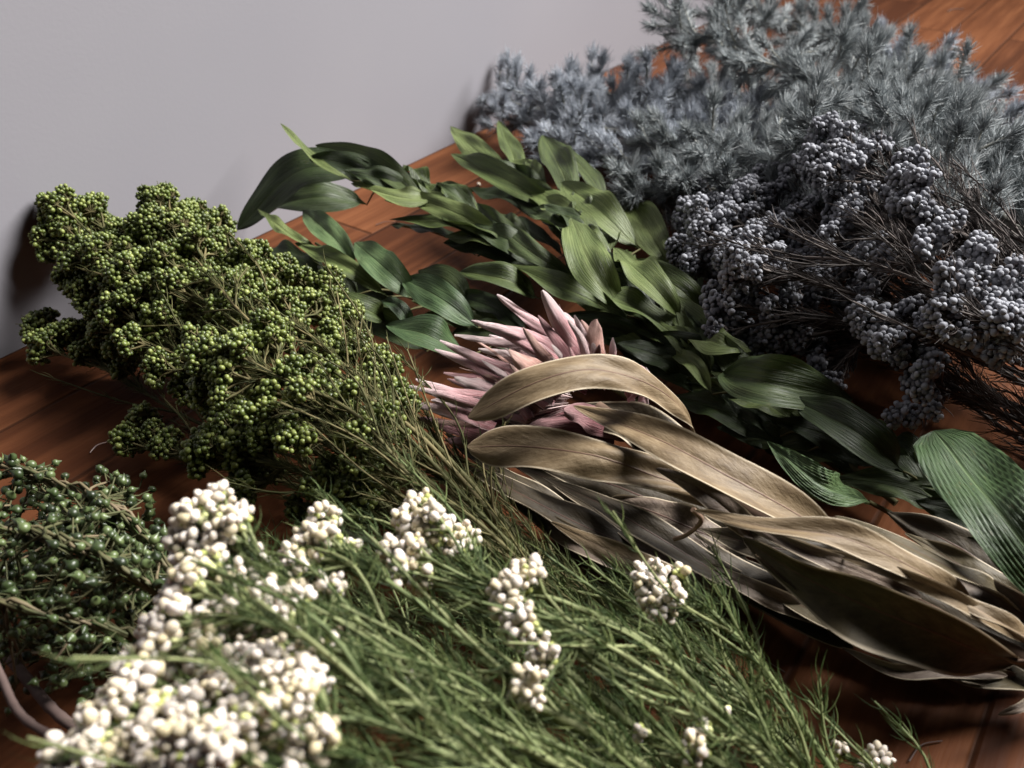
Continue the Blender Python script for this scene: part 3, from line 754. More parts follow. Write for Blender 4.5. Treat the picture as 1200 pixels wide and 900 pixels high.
seed_spray('dark green seed spray under a long pale stem along the top of the left pile', [(270, 760, .02), (215, 690, .04), (130, 600, .05), (0, 545, .05), (-60, 520, .05)], 0, 701, 150, (-20, 560, 185, 690, .025, .05))
seed_spray('dark green seed spray with a brown stem crossing the middle of the left pile', [(260, 760, .03), (185, 697, .055), (100, 650, .065), (0, 618, .065), (-60, 600, .06)], 0, 702, 150, (-20, 590, 190, 730, .035, .06))
seed_spray('dark green seed spray in the lower part of the left pile above the twigs', [(260, 790, .03), (150, 745, .045), (60, 725, .055), (-60, 690, .055)], 0, 703, 130, (-20, 660, 200, 800, .02, .05))
seed_spray('shaded dark green seed spray at the bottom of the left pile', [(260, 800, .012), (150, 770, .015), (60, 760, .02), (-60, 745, .02)], 0, 704, 160, (-20, 570, 220, 810, .008, .025))
seed_spray('dark green seed spray at the right end of the left pile, behind the white buds', [(280, 760, .012), (200, 700, .02), (140, 640, .03), (60, 590, .03)], 0, 705, 130, (60, 590, 215, 740, .01, .035))

def twig(label, pts, r0, r1, seed):
    rng = np.random.default_rng(seed)
    c = curve([at(*p) for p in pts], 40); mbx = MB()
    tube(mbx, c, r0, r1, 10, .5, rng, .05)
    o = mbx.build('bare_twig', M['twig'], None, c[0]); o['label'] = label; o['category'] = 'twig'
twig('thick purple brown twig lying under the dark seeds in the lower left corner', [(-40, 715, .03), (10, 770, .03), (60, 830, .03), (100, 862, .03)], .0019, .0017, 1)
twig('pale knobbly twig bending at the bottom left corner beside the white buds', [(-25, 735, .06), (0, 790, .06), (22, 835, .06), (60, 862, .062), (110, 880, .06)], .0011, .0013, 2)

# --- woolly blue branches at the back right
def woolly(label, stem, n, seed, mat, spread, up=.22, rad=.021, nl=.0100):
    n = int(n * 2.7); spread += 24
    rng = np.random.default_rng(seed)
    c = curve([at(*p, .02) for p in stem], 40); base = c[0].copy()
    root = empty('woolly_branch', base, label, 'conifer branch', 'silver blue woolly branches at the back right')
    sm = MB(); tube(sm, c, .0028, .0014, 7, .5, rng, .05)
    for k in range(n + 1):
        t = (k + rng.uniform(.1, .9)) / (n + .5) if k < n else 1.0
        t = min(.25 + .75 * t ** .75, 1)
        i = min(int(t * 39), 38)
        T = unit(c[i + 1] - c[i]); s, u = frames(T[None]); ph = rng.uniform(0, 6.28)
        rd = s[0] * math.cos(ph) + u[0] * math.sin(ph)
        rd = unit(rd + UP * up)
        a = R(rng.uniform(20, spread)) if k < n else 0
        L = rad * rng.uniform(.8, 1.5)
        d = T * math.cos(a) + rd * math.sin(a)
        q = [c[i], c[i] + (T * .6 + d * .5) * L * .5, c[i] + d * L + UP * L * .12]
        q[1:] = [w_ + rng.normal(size=3) * L * .12 for w_ in q[1:]]
        cc = curve(q, 12); cc[:, 2] = np.maximum(cc[:, 2], .004)
        dw = (cc - WA) @ WN; cc = cc + WN * np.maximum(.008 - dw, 0)[:, None]
        tube(sm, cc, .0012, .0006, 5, rng.random())
        tf = MB()
        stem_needles(tf, cc, 150, nl, .00028, rng, (40, 88), .1, .98, inward=.8, jitter=.3, up=.05, seg=4, lo=.001)
        stem_needles(tf, cc, 90, nl * 1.05, .00028, rng, (4, 78), .85, 1, inward=.4, jitter=.2, up=.1, seg=4, lo=.001)
        tf.build('tuft', mat, root, base)
    sm.build('stem', M['blue_stem'], root, base)

woolly('lavender grey woolly branch with its tip nearest the wall base', [(1250, 330, .04), (960, 225, .04), (760, 160, .04), (598, 142, .03)], 24, 801, M['blue_needle'], 60)
woolly('lavender grey woolly branch above the nearest one, crossing the floor gap', [(1250, 300, .04), (1000, 195, .045), (830, 130, .045), (690, 108, .04)], 24, 802, M['blue_needle'], 60)
woolly('lavender grey woolly branch lying lowest, just over the green leaf tips', [(1250, 340, .03), (960, 245, .035), (780, 195, .035), (640, 172, .03)], 22, 814, M['blue_needle'], 60)
woolly('lavender grey woolly branch farthest left, with a short forked tip', [(1250, 320, .03), (900, 205, .03), (720, 150, .035), (585, 118, .03)], 26, 816, M['blue_needle'], 70, rad=.028)
woolly('lavender grey woolly branch filling the hollow above the leaf tips', [(1250, 320, .03), (950, 215, .03), (790, 165, .03), (665, 140, .028)], 24, 817, M['blue_needle'], 70, rad=.026)
woolly('lavender grey woolly branch beside the pale one, over the floor gap', [(1250, 320, .035), (1000, 210, .04), (860, 160, .04), (735, 130, .035)], 24, 818, M['blue_needle'], 70, rad=.026)
woolly('pale woolly branch in front, hanging over the green leaves', [(1250, 370, .045), (1000, 285, .055), (850, 225, .055), (745, 225, .04)], 22, 803, M['sage_needle'], 65)
woolly('pale woolly branch in the middle, just above the grey berries', [(1250, 350, .06), (1030, 240, .07), (900, 190, .065), (775, 170, .055)], 24, 804, M['sage_needle'], 65)
woolly('dark grey woolly branch leaning highest against the wall at the top', [(1300, 330, .06), (1080, 170, .075), (930, 85, .085), (795, 35, .09)], 28, 805, M['sage_needle'], 62, rad=.030)
woolly('grey woolly branch along the top edge of the picture', [(1300, 270, .04), (1100, 125, .06), (980, 52, .07), (860, 12, .08)], 26, 806, M['sage_needle'], 62, rad=.030)
woolly('woolly branch with one bright tuft standing up at the middle of the pile', [(1280, 350, .07), (1100, 250, .085), (1000, 190, .09), (940, 150, .095)], 16, 807, M['sage_needle'], 60)
woolly('grey woolly branch across the centre of the back pile', [(1300, 350, .07), (1150, 235, .085), (1050, 160, .09), (970, 110, .09)], 26, 808, M['sage_needle'], 62, rad=.028)
woolly('woolly branch forming the right edge of the pile against the bare floor', [(1350, 340, .03), (1200, 205, .045), (1110, 130, .05), (1035, 70, .055)], 26, 809, M['blue_needle'], 55, rad=.028)
woolly('woolly branch at the right edge above the dark stems', [(1350, 400, .05), (1230, 280, .07), (1150, 210, .08), (1080, 165, .08)], 22, 810, M['sage_needle'], 60)
woolly('low woolly branch at the right edge with bare pale stem showing', [(1380, 420, .04), (1270, 340, .06), (1200, 280, .07), (1140, 235, .07)], 16, 811, M['sage_needle'], 60)
woolly('shaded woolly branch under the pile between wall and centre', [(1250, 300, .03), (1050, 190, .035), (920, 135, .035), (820, 105, .04)], 20, 812, M['sage_needle'], 65)
woolly('shaded woolly branch at the far top centre of the pile', [(1300, 250, .03), (1120, 130, .04), (1010, 80, .05), (930, 50, .05)], 18, 813, M['sage_needle'], 60)
woolly('woolly branch lying over the right slope of the pile', [(1350, 380, .05), (1230, 255, .07), (1130, 180, .075), (1060, 120, .075)], 22, 815, M['sage_needle'], 60)

# --- leafy branches in the middle
def leafy(label, stem, leaves, seed, stem_r=(.0016, .0009), fill=0, fill_len=.05):
    rng = np.random.default_rng(seed)
    c = curve([at(*p) for p in stem], 50); c[:, 2] = np.maximum(c[:, 2], .0025)
    base = c[0].copy()
    root = empty('leafy_branch', base, label, 'leafy branch', 'green leafy branches in the middle')
    sm = MB(); tube(sm, c, *stem_r, 7, .4, rng, .03)
    for lf in leaves:
        b, t, w = lf[0], lf[1], lf[2]; kw = dict(lf[3]) if len(lf) > 3 else {}
        mat = M[kw.pop('mat', 'leaf')]; mid = kw.pop('mid', None); lab = kw.pop('label', None); lift = kw.pop('lift', .006)
        B, Tp = at(*b), at(*t)
        mpt = at(*mid) if mid is not None else (B + Tp) / 2 + UP * lift
        Tp = Tp + (Tp - B) * .14
        W = w * .96 * mpp((B + Tp) / 2)
        kw.setdefault('wave', rng.uniform(.12, .3)); kw.setdefault('wf', rng.uniform(1.2, 2.4)); kw.setdefault('roll', rng.uniform(-22, 22))
        kw.setdefault('twist', rng.uniform(-35, 35)); kw.setdefault('fold', rng.uniform(.2, .5))
        kw.setdefault('crumple', .05); kw.setdefault('nu', 36); kw.setdefault('nv', 17)
        m_ = MB(); leaf(m_, [B, mpt, Tp], W, rng=rng, rip=kw.pop('rip', .0), ripf=kw.pop('ripf', 5), **kw)
        o = m_.build('leaf', mat, root, base)
        if lab: o['label'] = lab
        j = int(np.argmin(np.linalg.norm(c - B, axis=1))); j = max(0, j - 3)
        if .003 < np.linalg.norm(c[j] - B) < .05:
            tube(sm, curve([c[j], (c[j] + B) / 2 + UP * .002, B], 6), .0007, .0005, 5, .4)
    for k in range(fill):
        i = int(rng.uniform(.05, .97) * 48)
        T = unit(c[i + 1] - c[i]); s, u = frames(T[None]); sd = 1 if k % 2 else -1
        d = unit(T * 1.0 + s[0] * sd * rng.uniform(.15, .6) + UP * rng.uniform(-.12, .22)); L = fill_len * rng.uniform(.7, 1.15)
        B = c[i]; Tp = B + d * L; Tp[2] = max(Tp[2], .003)
        m_ = MB(); leaf(m_, [B, (B + Tp) / 2 + UP * .004, Tp], L * rng.uniform(.24, .34), roll=rng.uniform(-35, 35), twist=rng.uniform(-40, 40), fold=rng.uniform(.1, .35),
                        wave=rng.uniform(.12, .3), wf=rng.uniform(1.2, 2.3), rng=rng, crumple=.1)
        m_.build('leaf', M['leaf_dark'] if rng.random() < .45 else M['leaf'], root, base)
    sm.build('stem', M['green_stem'], root, base)

leafy('leafy branch arching up to the wall with a dark curled leaf at its tip',
  [(1000, 560, .01), (815, 440, .02), (690, 345, .035), (560, 265, .045), (470, 225, .055), (420, 200, .06)],
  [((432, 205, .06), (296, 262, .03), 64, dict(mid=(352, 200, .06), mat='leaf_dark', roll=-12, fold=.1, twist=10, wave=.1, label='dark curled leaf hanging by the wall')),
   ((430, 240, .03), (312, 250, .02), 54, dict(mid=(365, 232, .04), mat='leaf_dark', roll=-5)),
   ((412, 212, .062), (338, 152, .075), 17, dict(mid=(372, 190, .07), roll=-30, wave=.1, prof='lance')),
   ((500, 240, .055), (384, 178, .065), 34, dict(mid=(440, 192, .068), roll=12, wave=.15, twist=15)),
   ((516, 232, .055), (424, 217, .06), 30, dict(mid=(470, 232, .06), roll=-18, twist=-10)),
   ((600, 290, .045), (478, 232, .055), 30, dict(mid=(540, 252, .056), roll=15)),
   ((610, 297, .04), (474, 262, .045), 30, dict(mid=(530, 262, .05), roll=-15, wave=.25)),
   ((680, 332, .038), (557, 243, .048), 32, dict(mid=(615, 290, .05), roll=10, wave=.28, twist=25)),
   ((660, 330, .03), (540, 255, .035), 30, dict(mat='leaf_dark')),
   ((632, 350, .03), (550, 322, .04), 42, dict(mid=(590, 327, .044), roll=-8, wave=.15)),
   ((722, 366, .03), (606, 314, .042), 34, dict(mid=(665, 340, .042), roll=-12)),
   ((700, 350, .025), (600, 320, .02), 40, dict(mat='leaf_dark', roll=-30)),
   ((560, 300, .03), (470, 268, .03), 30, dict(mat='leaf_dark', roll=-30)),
  ], 901, fill=34, fill_len=.054)
leafy('leafy branch with upright tips in front of the blue woolly branches',
  [(1050, 590, .01), (900, 470, .02), (800, 400, .03), (720, 310, .04), (650, 240, .04), (600, 215, .04)],
  [((612, 222, .04), (537, 156, .045), 32, dict(mid=(572, 190, .048), roll=10)),
   ((620, 222, .04), (588, 150, .045), 28, dict(mid=(602, 185, .045), roll=-15)),
   ((672, 250, .04), (640, 168, .045), 40, dict(mid=(660, 205, .05), roll=0, twist=10)),
   ((712, 240, .038), (655, 172, .045), 28, dict(mid=(690, 205, .045), roll=-20)),
   ((660, 250, .04), (543, 188, .045), 36, dict(mid=(600, 215, .05), roll=12)),
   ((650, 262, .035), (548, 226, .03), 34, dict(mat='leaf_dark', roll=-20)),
   ((750, 292, .04), (668, 222, .05), 46, dict(mid=(708, 252, .052), roll=5)),
   ((706, 300, .04), (640, 240, .045), 44, dict(mid=(675, 262, .05), roll=-5)),
   ((735, 370, .035), (676, 268, .05), 52, dict(mid=(695, 315, .055), roll=0, wave=.25, twist=-25)),
   ((800, 376, .035), (728, 300, .045), 46, dict(mid=(765, 335, .05), roll=-12)),
   ((830, 372, .03), (752, 312, .045), 40, dict(mid=(795, 338, .045), roll=14)),
   ((790, 320, .03), (742, 242, .035), 46, dict(mid=(765, 280, .04), roll=10)),
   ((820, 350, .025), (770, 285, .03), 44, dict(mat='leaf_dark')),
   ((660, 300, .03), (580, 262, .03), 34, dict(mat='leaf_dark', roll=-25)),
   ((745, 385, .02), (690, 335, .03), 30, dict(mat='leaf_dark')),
  ], 902, fill=40, fill_len=.058)
leafy('low leafy branch next to the green berries',
  [(760, 480, .01), (640, 410, .015), (540, 370, .02), (450, 335, .025), (370, 285, .03)],
  [((372, 290, .035), (310, 250, .04), 18, dict(mid=(345, 278, .042), roll=-10)),
   ((420, 315, .035), (362, 254, .04), 36, dict(mid=(392, 280, .044), roll=10, mat='leaf_cool')),
   ((455, 348, .03), (358, 292, .038), 26, dict(mid=(405, 312, .042), roll=10)),
   ((390, 340, .02), (318, 296, .022), 48, dict(mid=(352, 312, .03), roll=-8, mat='leaf_dark')),
   ((490, 352, .03), (424, 292, .04), 42, dict(mid=(455, 318, .044), roll=8, mat='leaf_cool')),
   ((420, 345, .025), (382, 330, .03), 20, dict(roll=0)),
   ((455, 376, .02), (388, 352, .028), 38, dict(mid=(420, 360, .032), roll=-8)),
   ((485, 385, .02), (450, 356, .03), 20, dict(roll=10, mat='leaf_cool')),
   ((560, 384, .028), (480, 332, .038), 42, dict(mid=(520, 352, .042), roll=6, mat='leaf_cool')),
   ((552, 360, .02), (497, 322, .025), 38, dict(mat='leaf_dark')),
   ((545, 420, .022), (464, 386, .032), 52, dict(mid=(502, 394, .038), roll=-10, mat='leaf_cool', wave=.12)),
   ((500, 412, .012), (414, 374, .015), 38, dict(mat='leaf_dark')),
   ((620, 395, .02), (540, 352, .02), 36, dict(mat='leaf_dark')),
   ((470, 370, .015), (400, 330, .015), 36, dict(mat='leaf_dark')),
   ((610, 410, .02), (540, 392, .02), 34, dict(mat='leaf_dark')),
  ], 903, fill=12, fill_len=.036)
leafy('leafy branch with broad dark leaves below the grey berries',
  [(1300, 690, .01), (1090, 580, .02), (960, 510, .025), (850, 450, .03), (780, 410, .03)],
  [((812, 396, .035), (872, 410, .04), 44, dict(mid=(840, 402, .045), roll=10, mat='leaf')),
   ((845, 436, .035), (980, 464, .035), 70, dict(mid=(900, 450, .048), roll=-10, mat='leaf_dark', wave=.2)),
   ((1058, 552, .03), (940, 476, .04), 58, dict(mid=(1000, 505, .046), roll=6, mat='leaf_dark', wave=.1)),
   ((835, 462, .03), (790, 418, .03), 24, dict()),
   ((760, 420, .02), (704, 396, .025), 24, dict()),
   ((840, 470, .012), (730, 410, .015), 46, dict(mat='leaf_dark')),
   ((900, 520, .012), (800, 470, .015), 40, dict(mat='leaf_dark')),
   ((930, 540, .01), (850, 505, .01), 36, dict(mat='leaf_dark')),
   ((1090, 580, .02), (1040, 520, .025), 50, dict(mat='leaf_dark')),
  ], 904, fill=16)
leafy('leaf stalk with one small rippled leaf standing beside the tan leaves',
  [(1120, 640, .006), (1060, 610, .01), (1018, 588, .02)],
  [((1018, 588, .02), (914, 526, .045), 46, dict(mid=(965, 570, .045), roll=0, twist=30, mat='leaf_cool', rip=.06, ripf=11, nu=70, nv=41, wave=.15, label='small bright rippled leaf'))], 905)
leafy('leaf stalk with one large rippled green leaf at the right edge',
  [(1330, 740, .01), (1290, 720, .02), (1260, 705, .03)],
  [((1290, 752, .02), (1116, 532, .05), 98, dict(mid=(1192, 628, .06), prof='broad', roll=-4, twist=10, fold=.16, mat='leaf_cool', rip=.028, ripf=15, nu=90, nv=51, wave=.10, crumple=.04, label='large bright rippled leaf'))], 906)

# --- protea
def protea():
    rng = np.random.default_rng(77)
    base = at(700, 478, .03)
    root = empty('protea', base, 'dried pink protea flower head wrapped in long curled tan leaves', 'protea flower')
    mb = MB(); tube(mb, curve([at(700, 480, .035), at(850, 580, .03), at(1050, 700, .025), at(1260, 800, .02)], 40), .0042, .0034, 10, .5, rng, .04)
    mb.build('stem', M['protea_stem'], root, base)
    hub = at(690, 470, .036)
    # pale inner cone of hairs
    mb = MB(); N = 420
    ax = unit(at(545, 425, .055) - hub)
    d = unit(ax + .24 * rng.normal(size=(N, 3)))
    needles(mb, hub + d * .012, d, .05 * rng.normal(size=(N, 3)), rng.uniform(.018, .038, N), .0004, rng, seg=4)
    mb.build('flower_center', M['pink_hair'], root, base)
    B = [  # base, tip, width px, material, roll
     ((668, 408, .06), (583, 345, .085), 13, 'bract', 20), ((692, 424, .065), (634, 341, .095), 24, 'bract', 0),
     ((694, 405, .06), (660, 366, .08), 14, 'bract', 10), ((697, 432, .066), (697, 374, .085), 24, 'bract_salmon', -10),
     ((714, 436, .06), (718, 395, .075), 8, 'bract', 0), ((662, 428, .06), (551, 376, .075), 14, 'bract', 15),
     ((676, 422, .058), (562, 378, .078), 16, 'bract', 10), ((640, 408, .058), (531, 393, .07), 10, 'bract_pale', 10),
     ((625, 443, .055), (516, 400, .066), 13, 'bract', 10), ((600, 458, .05), (509, 408, .06), 13, 'bract', 0),
     ((650, 448, .062), (596, 411, .075), 28, 'bract_salmon', 0), ((580, 466, .052), (487, 445, .06), 15, 'bract', 0),
     ((575, 486, .05), (479, 452, .055), 10, 'bract_pale', 0), ((578, 478, .052), (493, 455, .058), 11, 'bract', 0),
     ((580, 500, .046), (480, 472, .05), 15, 'bract', -5), ((590, 464, .05), (532, 442, .055), 18, 'bract_pale', 0),
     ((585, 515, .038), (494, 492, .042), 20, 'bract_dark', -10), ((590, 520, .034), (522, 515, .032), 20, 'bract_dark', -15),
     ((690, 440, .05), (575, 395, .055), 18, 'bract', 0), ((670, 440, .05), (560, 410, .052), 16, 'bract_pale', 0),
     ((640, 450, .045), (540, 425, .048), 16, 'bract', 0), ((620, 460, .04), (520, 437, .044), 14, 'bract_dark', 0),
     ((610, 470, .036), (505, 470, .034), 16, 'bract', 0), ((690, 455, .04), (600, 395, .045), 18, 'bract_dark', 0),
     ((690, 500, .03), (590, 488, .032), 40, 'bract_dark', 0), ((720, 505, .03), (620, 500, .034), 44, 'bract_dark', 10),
     ((735, 500, .032), (660, 480, .042), 40, 'bract_dark', 0), ((715, 450, .05), (655, 398, .06), 20, 'bract', 0),
     ((740, 470, .04), (728, 432, .055), 9, 'bract', 30), ((755, 476, .035), (748, 440, .05), 8, 'bract_pale', 0),
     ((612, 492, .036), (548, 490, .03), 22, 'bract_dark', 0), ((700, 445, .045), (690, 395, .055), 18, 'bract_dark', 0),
    ]
    for b, t, w, m, roll in B:
        Bp, Tp = at(*b), at(*t); W = w * mpp(Bp)
        L = np.linalg.norm(Tp - Bp)
        mb = MB(); leaf(mb, [Bp, (Bp + Tp) / 2 + UP * L * rng.uniform(-.02, .06) + rng.normal(size=3) * L * .015, Tp + rng.normal(size=3) * L * .01], W * 1.15, roll=roll, twist=rng.uniform(-30, 30), curl=-rng.uniform(.55, 1.1), crumple=.06,
                        wave=.12, prof='bract', nu=18, nv=11, rng=rng, thick=.0005)
        mb.build('bract', M[m], root, base)
    for k in range(66):
        f = rng.random()
        tx, ty = np.array([488, 492]) * (1 - f) + np.array([690, 372]) * f + np.array([20 * math.sin(3.14 * f) * -1, -28 * math.sin(3.14 * f)])
        kf = rng.uniform(.25, 1)
        bx, by = np.array([600, 505]) * (1 - f) + np.array([700, 432]) * f
        hb_, ht_ = .036 + .032 * f + rng.uniform(-.006, .006), .034 + .052 * f + rng.uniform(-.01, .008)
        B.append(((bx, by, hb_), (bx + (tx - bx) * kf * 1.05 + rng.normal() * 9, by + (ty - by) * kf * 1.05 + rng.normal() * 9, ht_), rng.uniform(5, 14),
                  ['bract', 'bract', 'bract_pale', 'bract_pale', 'bract_salmon', 'bract_dark'][rng.integers(0, 6)], rng.uniform(-40, 40)))
    for b, t, w, m, roll in B[32:]:
        Bp, Tp = at(*b), at(*t); W = w * mpp(Bp); L = np.linalg.norm(Tp - Bp)
        mb = MB(); leaf(mb, [Bp, (Bp + Tp) / 2 + UP * L * rng.uniform(-.04, .1) + rng.normal(size=3) * L * .03, Tp], W * 1.3, roll=roll, twist=rng.uniform(-60, 60), curl=-rng.uniform(.5, 1.3),
                        wave=.15, prof='bract', nu=16, nv=7, rng=rng, thick=.0003)
        mb.build('bract', M[m], root, base)
    for pts, w in ([[(720, 450, .05), (738, 430, .058), (755, 432, .055), (762, 455, .045)], 8], [[(735, 470, .045), (752, 455, .052), (762, 442, .05), (757, 430, .05)], 7],
                   [[(745, 478, .04), (756, 462, .045), (760, 480, .035)], 7]):
        P_ = [at(*p) for p in pts]
        mb = MB(); leaf(mb, P_, w * mpp(P_[0]), prof='bract', curl=-1.0, nu=24, nv=7, rng=rng); mb.build('bract', M['bract'], root, base)
    LV = [ # pts base..tip, width, material, kwargs
     ([(815, 520, .03), (800, 482, .058), (755, 448, .078), (690, 434, .088), (620, 452, .086), (549, 490, .072)], 50, 'tan_leaf', dict(roll=-4, fold=.08, wave=.07, twist=10, prof='oblong', camber=-.15)),
     ([(985, 634, .035), (930, 600, .05), (860, 562, .062), (770, 515, .066), (672, 476, .06)], 64, 'tan_leaf', dict(roll=-5, fold=.25, wave=.10, wf=1.3, prof='lance')),
     ([(850, 600, .035), (790, 566, .05), (700, 536, .06), (620, 524, .06), (548, 524, .056)], 58, 'tan_leaf', dict(roll=2, fold=.1, wave=.06, prof='oblong', camber=-.2)),
     ([(900, 640, .03), (858, 602, .045), (815, 570, .055), (768, 549, .058)], 32, 'mauve_leaf', dict(roll=28, fold=.35, wave=.15, prof='lance')),
     ([(1160, 732, .03), (1080, 672, .055), (990, 632, .068), (900, 618, .07), (812, 598, .066)], 42, 'tan_leaf', dict(roll=-6, fold=.25, wave=.2, wf=2.4, prof='lance', crumple=.06)),
     ([(1190, 776, .025), (1110, 748, .04), (1030, 715, .044), (950, 680, .044), (870, 630, .044)], 78, 'olive_leaf', dict(n=(-.45, -.75, .35), roll=0, fold=.12, wave=.12, wf=1.6, prof='lance', camber=.5, crumple=.04)),
     ([(1180, 792, .018), (1110, 784, .024), (1050, 786, .022), (985, 758, .018)], 24, 'mauve_leaf', dict(roll=20, fold=.5, wave=.1, prof='lance')),
     ([(1240, 738, .02), (1140, 682, .045), (1060, 640, .05), (978, 605, .048)], 42, 'olive_leaf', dict(roll=-40, fold=.2, wave=.12, prof='lance')),
     ([(1260, 760, .02), (1190, 712, .035), (1110, 672, .036), (1030, 650, .034)], 34, 'mauve_leaf', dict(roll=15, fold=.3, wave=.15, prof='lance')),
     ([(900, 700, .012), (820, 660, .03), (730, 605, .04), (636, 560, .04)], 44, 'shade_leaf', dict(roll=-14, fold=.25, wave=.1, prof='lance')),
     ([(860, 712, .008), (760, 668, .022), (690, 635, .026), (645, 612, .024)], 34, 'tan_leaf', dict(roll=0, fold=.2, wave=.12, prof='lance')),
     ([(740, 634, .012), (800, 664, .022), (850, 688, .022), (900, 714, .012)], 28, 'mauve_leaf', dict(roll=5, fold=.2, wave=.12, prof='lance')),
     ([(860, 640, .02), (800, 615, .03), (760, 598, .03), (716, 584, .028)], 46, 'mauve_leaf', dict(roll=10, fold=.15, wave=.18, prof='lance')),
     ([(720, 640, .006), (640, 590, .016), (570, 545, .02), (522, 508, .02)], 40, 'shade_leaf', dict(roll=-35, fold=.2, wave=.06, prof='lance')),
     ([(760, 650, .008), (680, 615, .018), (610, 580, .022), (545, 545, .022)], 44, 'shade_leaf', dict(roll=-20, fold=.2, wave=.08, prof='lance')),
     ([(1230, 812, .01), (1120, 775, .02), (1000, 735, .022), (890, 690, .02)], 60, 'olive_leaf', dict(roll=-20, fold=.2, wave=.08, prof='lance')),
     ([(1010, 740, .01), (900, 690, .02), (800, 640, .024), (700, 590, .024)], 46, 'shade_leaf', dict(roll=-15, fold=.2, wave=.1, prof='lance')),
     ([(1060, 690, .02), (980, 655, .03), (890, 640, .034), (820, 620, .03)], 50, 'shade_leaf', dict(roll=0, fold=.2, wave=.1, prof='lance')),
     ([(1200, 752, .03), (1120, 702, .052), (1040, 668, .058), (950, 640, .05)], 22, 'tan_leaf', dict(roll=30, fold=.4, wave=.25, wf=2, prof='lance')),
     ([(1130, 776, .012), (1040, 752, .03), (960, 712, .036), (885, 650, .044)], 24, 'tan_leaf', dict(roll=-30, fold=.4, wave=.25, wf=2, prof='lance')),
     ([(1010, 745, .01), (930, 712, .02), (850, 676, .026), (770, 640, .03)], 26, 'mauve_leaf', dict(roll=15, fold=.4, wave=.25, wf=2, prof='lance')),
     ([(930, 716, .01), (850, 690, .02), (790, 650, .03), (740, 610, .034)], 24, 'tan_leaf', dict(roll=-25, fold=.4, wave=.25, wf=2, prof='lance')),
     ([(1080, 700, .03), (1000, 668, .05), (930, 640, .056), (860, 606, .056)], 26, 'mauve_leaf', dict(roll=20, fold=.4, wave=.25, wf=2, prof='lance')),
     ([(1250, 770, .03), (1180, 735, .045), (1110, 694, .05), (1050, 660, .05)], 26, 'tan_leaf', dict(roll=-20, fold=.4, wave=.25, wf=2, prof='lance')),
     ([(1220, 800, .01), (1130, 790, .02), (1050, 765, .022), (960, 728, .02)], 26, 'olive_leaf', dict(roll=10, fold=.4, wave=.25, wf=2, prof='lance')),
     ([(800, 690, .006), (730, 660, .012), (660, 625, .016), (590, 580, .016)], 30, 'mauve_leaf', dict(roll=10, fold=.3, wave=.2, wf=2, prof='lance')),
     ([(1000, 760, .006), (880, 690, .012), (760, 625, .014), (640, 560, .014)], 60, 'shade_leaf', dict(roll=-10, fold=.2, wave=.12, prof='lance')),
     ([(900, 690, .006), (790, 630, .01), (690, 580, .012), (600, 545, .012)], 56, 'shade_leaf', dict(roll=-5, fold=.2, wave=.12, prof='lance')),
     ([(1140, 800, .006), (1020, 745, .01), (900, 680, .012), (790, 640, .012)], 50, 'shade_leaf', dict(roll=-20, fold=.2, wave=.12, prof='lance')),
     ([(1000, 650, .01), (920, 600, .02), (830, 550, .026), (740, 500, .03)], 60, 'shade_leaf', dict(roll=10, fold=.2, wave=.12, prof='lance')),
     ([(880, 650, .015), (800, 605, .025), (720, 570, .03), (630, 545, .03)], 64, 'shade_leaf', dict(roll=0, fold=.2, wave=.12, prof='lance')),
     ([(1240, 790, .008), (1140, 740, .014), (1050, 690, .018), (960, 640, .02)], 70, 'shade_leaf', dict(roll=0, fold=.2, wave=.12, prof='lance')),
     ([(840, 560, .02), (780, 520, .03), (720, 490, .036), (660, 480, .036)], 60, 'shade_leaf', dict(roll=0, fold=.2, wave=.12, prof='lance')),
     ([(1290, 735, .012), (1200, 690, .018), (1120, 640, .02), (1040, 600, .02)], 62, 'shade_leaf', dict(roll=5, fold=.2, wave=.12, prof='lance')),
     ([(1290, 760, .012), (1210, 715, .02), (1140, 672, .024), (1060, 625, .024)], 46, 'olive_leaf', dict(roll=-10, fold=.3, wave=.15, prof='lance')),
     ([(1290, 800, .01), (1230, 815, .02), (1195, 830, .02), (1170, 838, .015)], 26, 'mauve_leaf', dict(roll=0, fold=.3, wave=.1, prof='lance')),
    ]
    for pts, w, m, kw in LV:
        P_ = [at(*p) for p in pts]
        kw['wave'] = kw.get('wave', .1) * (1.3 if m == 'tan_leaf' else 1.7); kw.setdefault('crumple', .05)
        mb = MB(); leaf(mb, P_, w * mpp(P_[len(P_) // 2]), rng=rng, nu=56, nv=21, thick=.0004, **kw)
        mb.build('leaf', M[m], root, base)
    for pts in ([(812, 597, .066), (822, 610, .06), (806, 626, .05), (790, 632, .045)], [(1180, 770, .03), (1190, 775, .03), (1230, 775, .03)]):
        mb = MB(); tube(mb, curve([at(*p) for p in pts], 14), .0010, .0008, 6, .8); mb.build('petiole', M['protea_stem'], root, base)
protea()

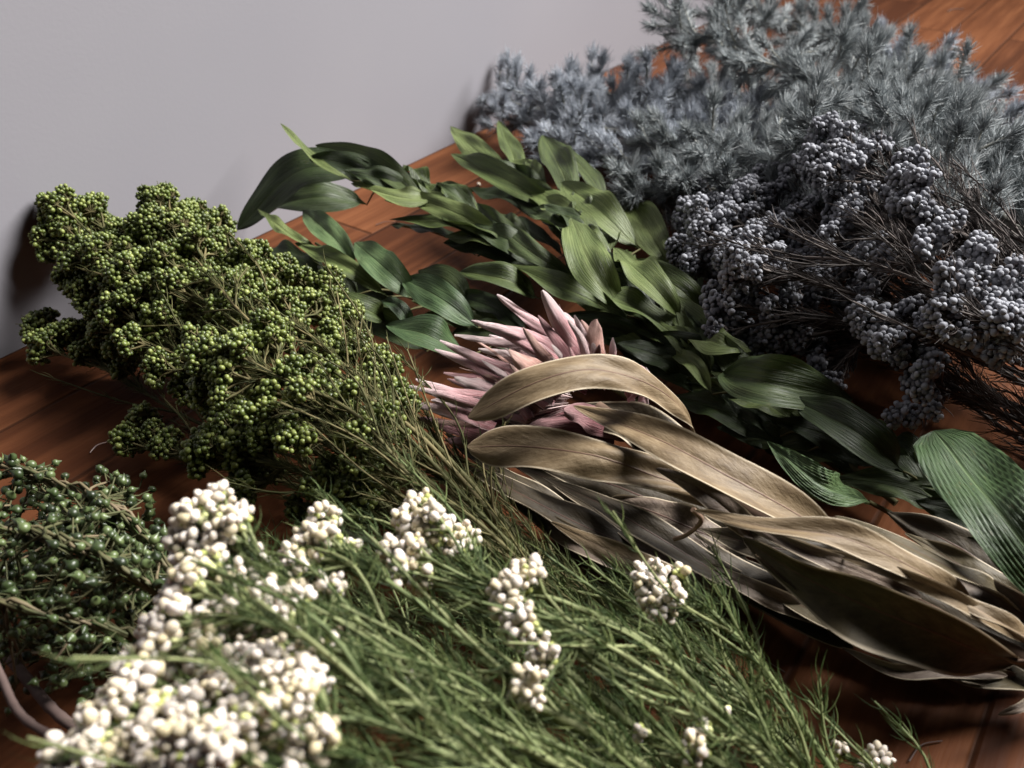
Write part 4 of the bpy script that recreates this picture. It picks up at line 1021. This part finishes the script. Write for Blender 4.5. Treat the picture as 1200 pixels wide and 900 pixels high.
# --- litter on the boards
def straw(label, p, L, ang, seed, r=.0003, mat='twig'):
    rng = np.random.default_rng(seed); q = floor_pt(*p, .0008)
    d = np.array([math.cos(ang), math.sin(ang), 0]); n_ = np.array([-d[1], d[0], 0])
    c = curve([q - d * L / 2, q + n_ * L * .13 + UP * .0006, q + d * L / 2], 10); m_ = MB(); tube(m_, c, r, r * .7, 5, .9)
    o = m_.build('fallen_straw', M[mat], None, q); o['label'] = label; o['category'] = 'straw'
def bead(label, p, rb, mat, seed):
    rng = np.random.default_rng(seed); q = floor_pt(*p, rb)
    m_ = MB(); berries(m_, q[None], rb, np.array([[.6, .2, .7]]), T_ROUND3, rng)
    o = m_.build('fallen_berry', M[mat], None, q); o['label'] = label; o['category'] = 'berry'
straw('short pale curved straw lying on the bare boards at the left', (116, 524), .010, 1.0, 1, mat='pink_hair')
straw('thin dark straw on the boards beneath the arching leafy branch', (452, 262), .014, .3, 2)
straw('brown straw on the boards at the top right behind the woolly branches', (1120, 12), .03, .5, 3, .0006)
straw('dark straw on the floor between the tan leaves and the front bunch', (905, 775), .012, 2.2, 4)
straw('fine brown straw on the floor at the bottom right', (1085, 880), .016, .5, 5)
bead('pale fallen bud on the boards near the tip of the leafy branch', (561, 216), .0014, 'white_bud', 6)
bead('second pale fallen bud just below the first by the leafy branch', (571, 229), .0014, 'white_bud', 7)
bead('green fallen berry on the boards in front of the small lone spray', (148, 575), .0012, 'green_berry', 8)
bead('grey fallen berry on the floor by the large rippled leaf', (1062, 612), .0014, 'grey_berry', 9)

# ------------------------------------------------------------------ light
w = bpy.data.worlds.new('World'); scene.world = w; w.use_nodes = True
bg = w.node_tree.nodes['Background']
bg.inputs[0].default_value = (.80, .88, 1, 1); bg.inputs[1].default_value = .008
ld = bpy.data.lights.new('window_light', 'AREA'); ld.shape = 'RECTANGLE'; ld.size = 1.4; ld.size_y = 1.4; ld.energy = 51; ld.spread = R(62); ld.color = (1, .97, .94)
lo = bpy.data.objects.new('window_light', ld); COL.objects.link(lo)
az, el, dist = R(66), R(45), 3.0
tgt = np.array([-.08, .34, 0.0])
lp = tgt + dist * np.array([math.sin(az) * math.cos(el), math.cos(az) * math.cos(el), math.sin(el)])
lo.location = lp
lo.rotation_euler = Vector(tgt - lp).to_track_quat('-Z', 'Y').to_euler()

scene.render.engine = 'CYCLES'
scene.cycles.max_bounces = 6
scene.cycles.diffuse_bounces = 1
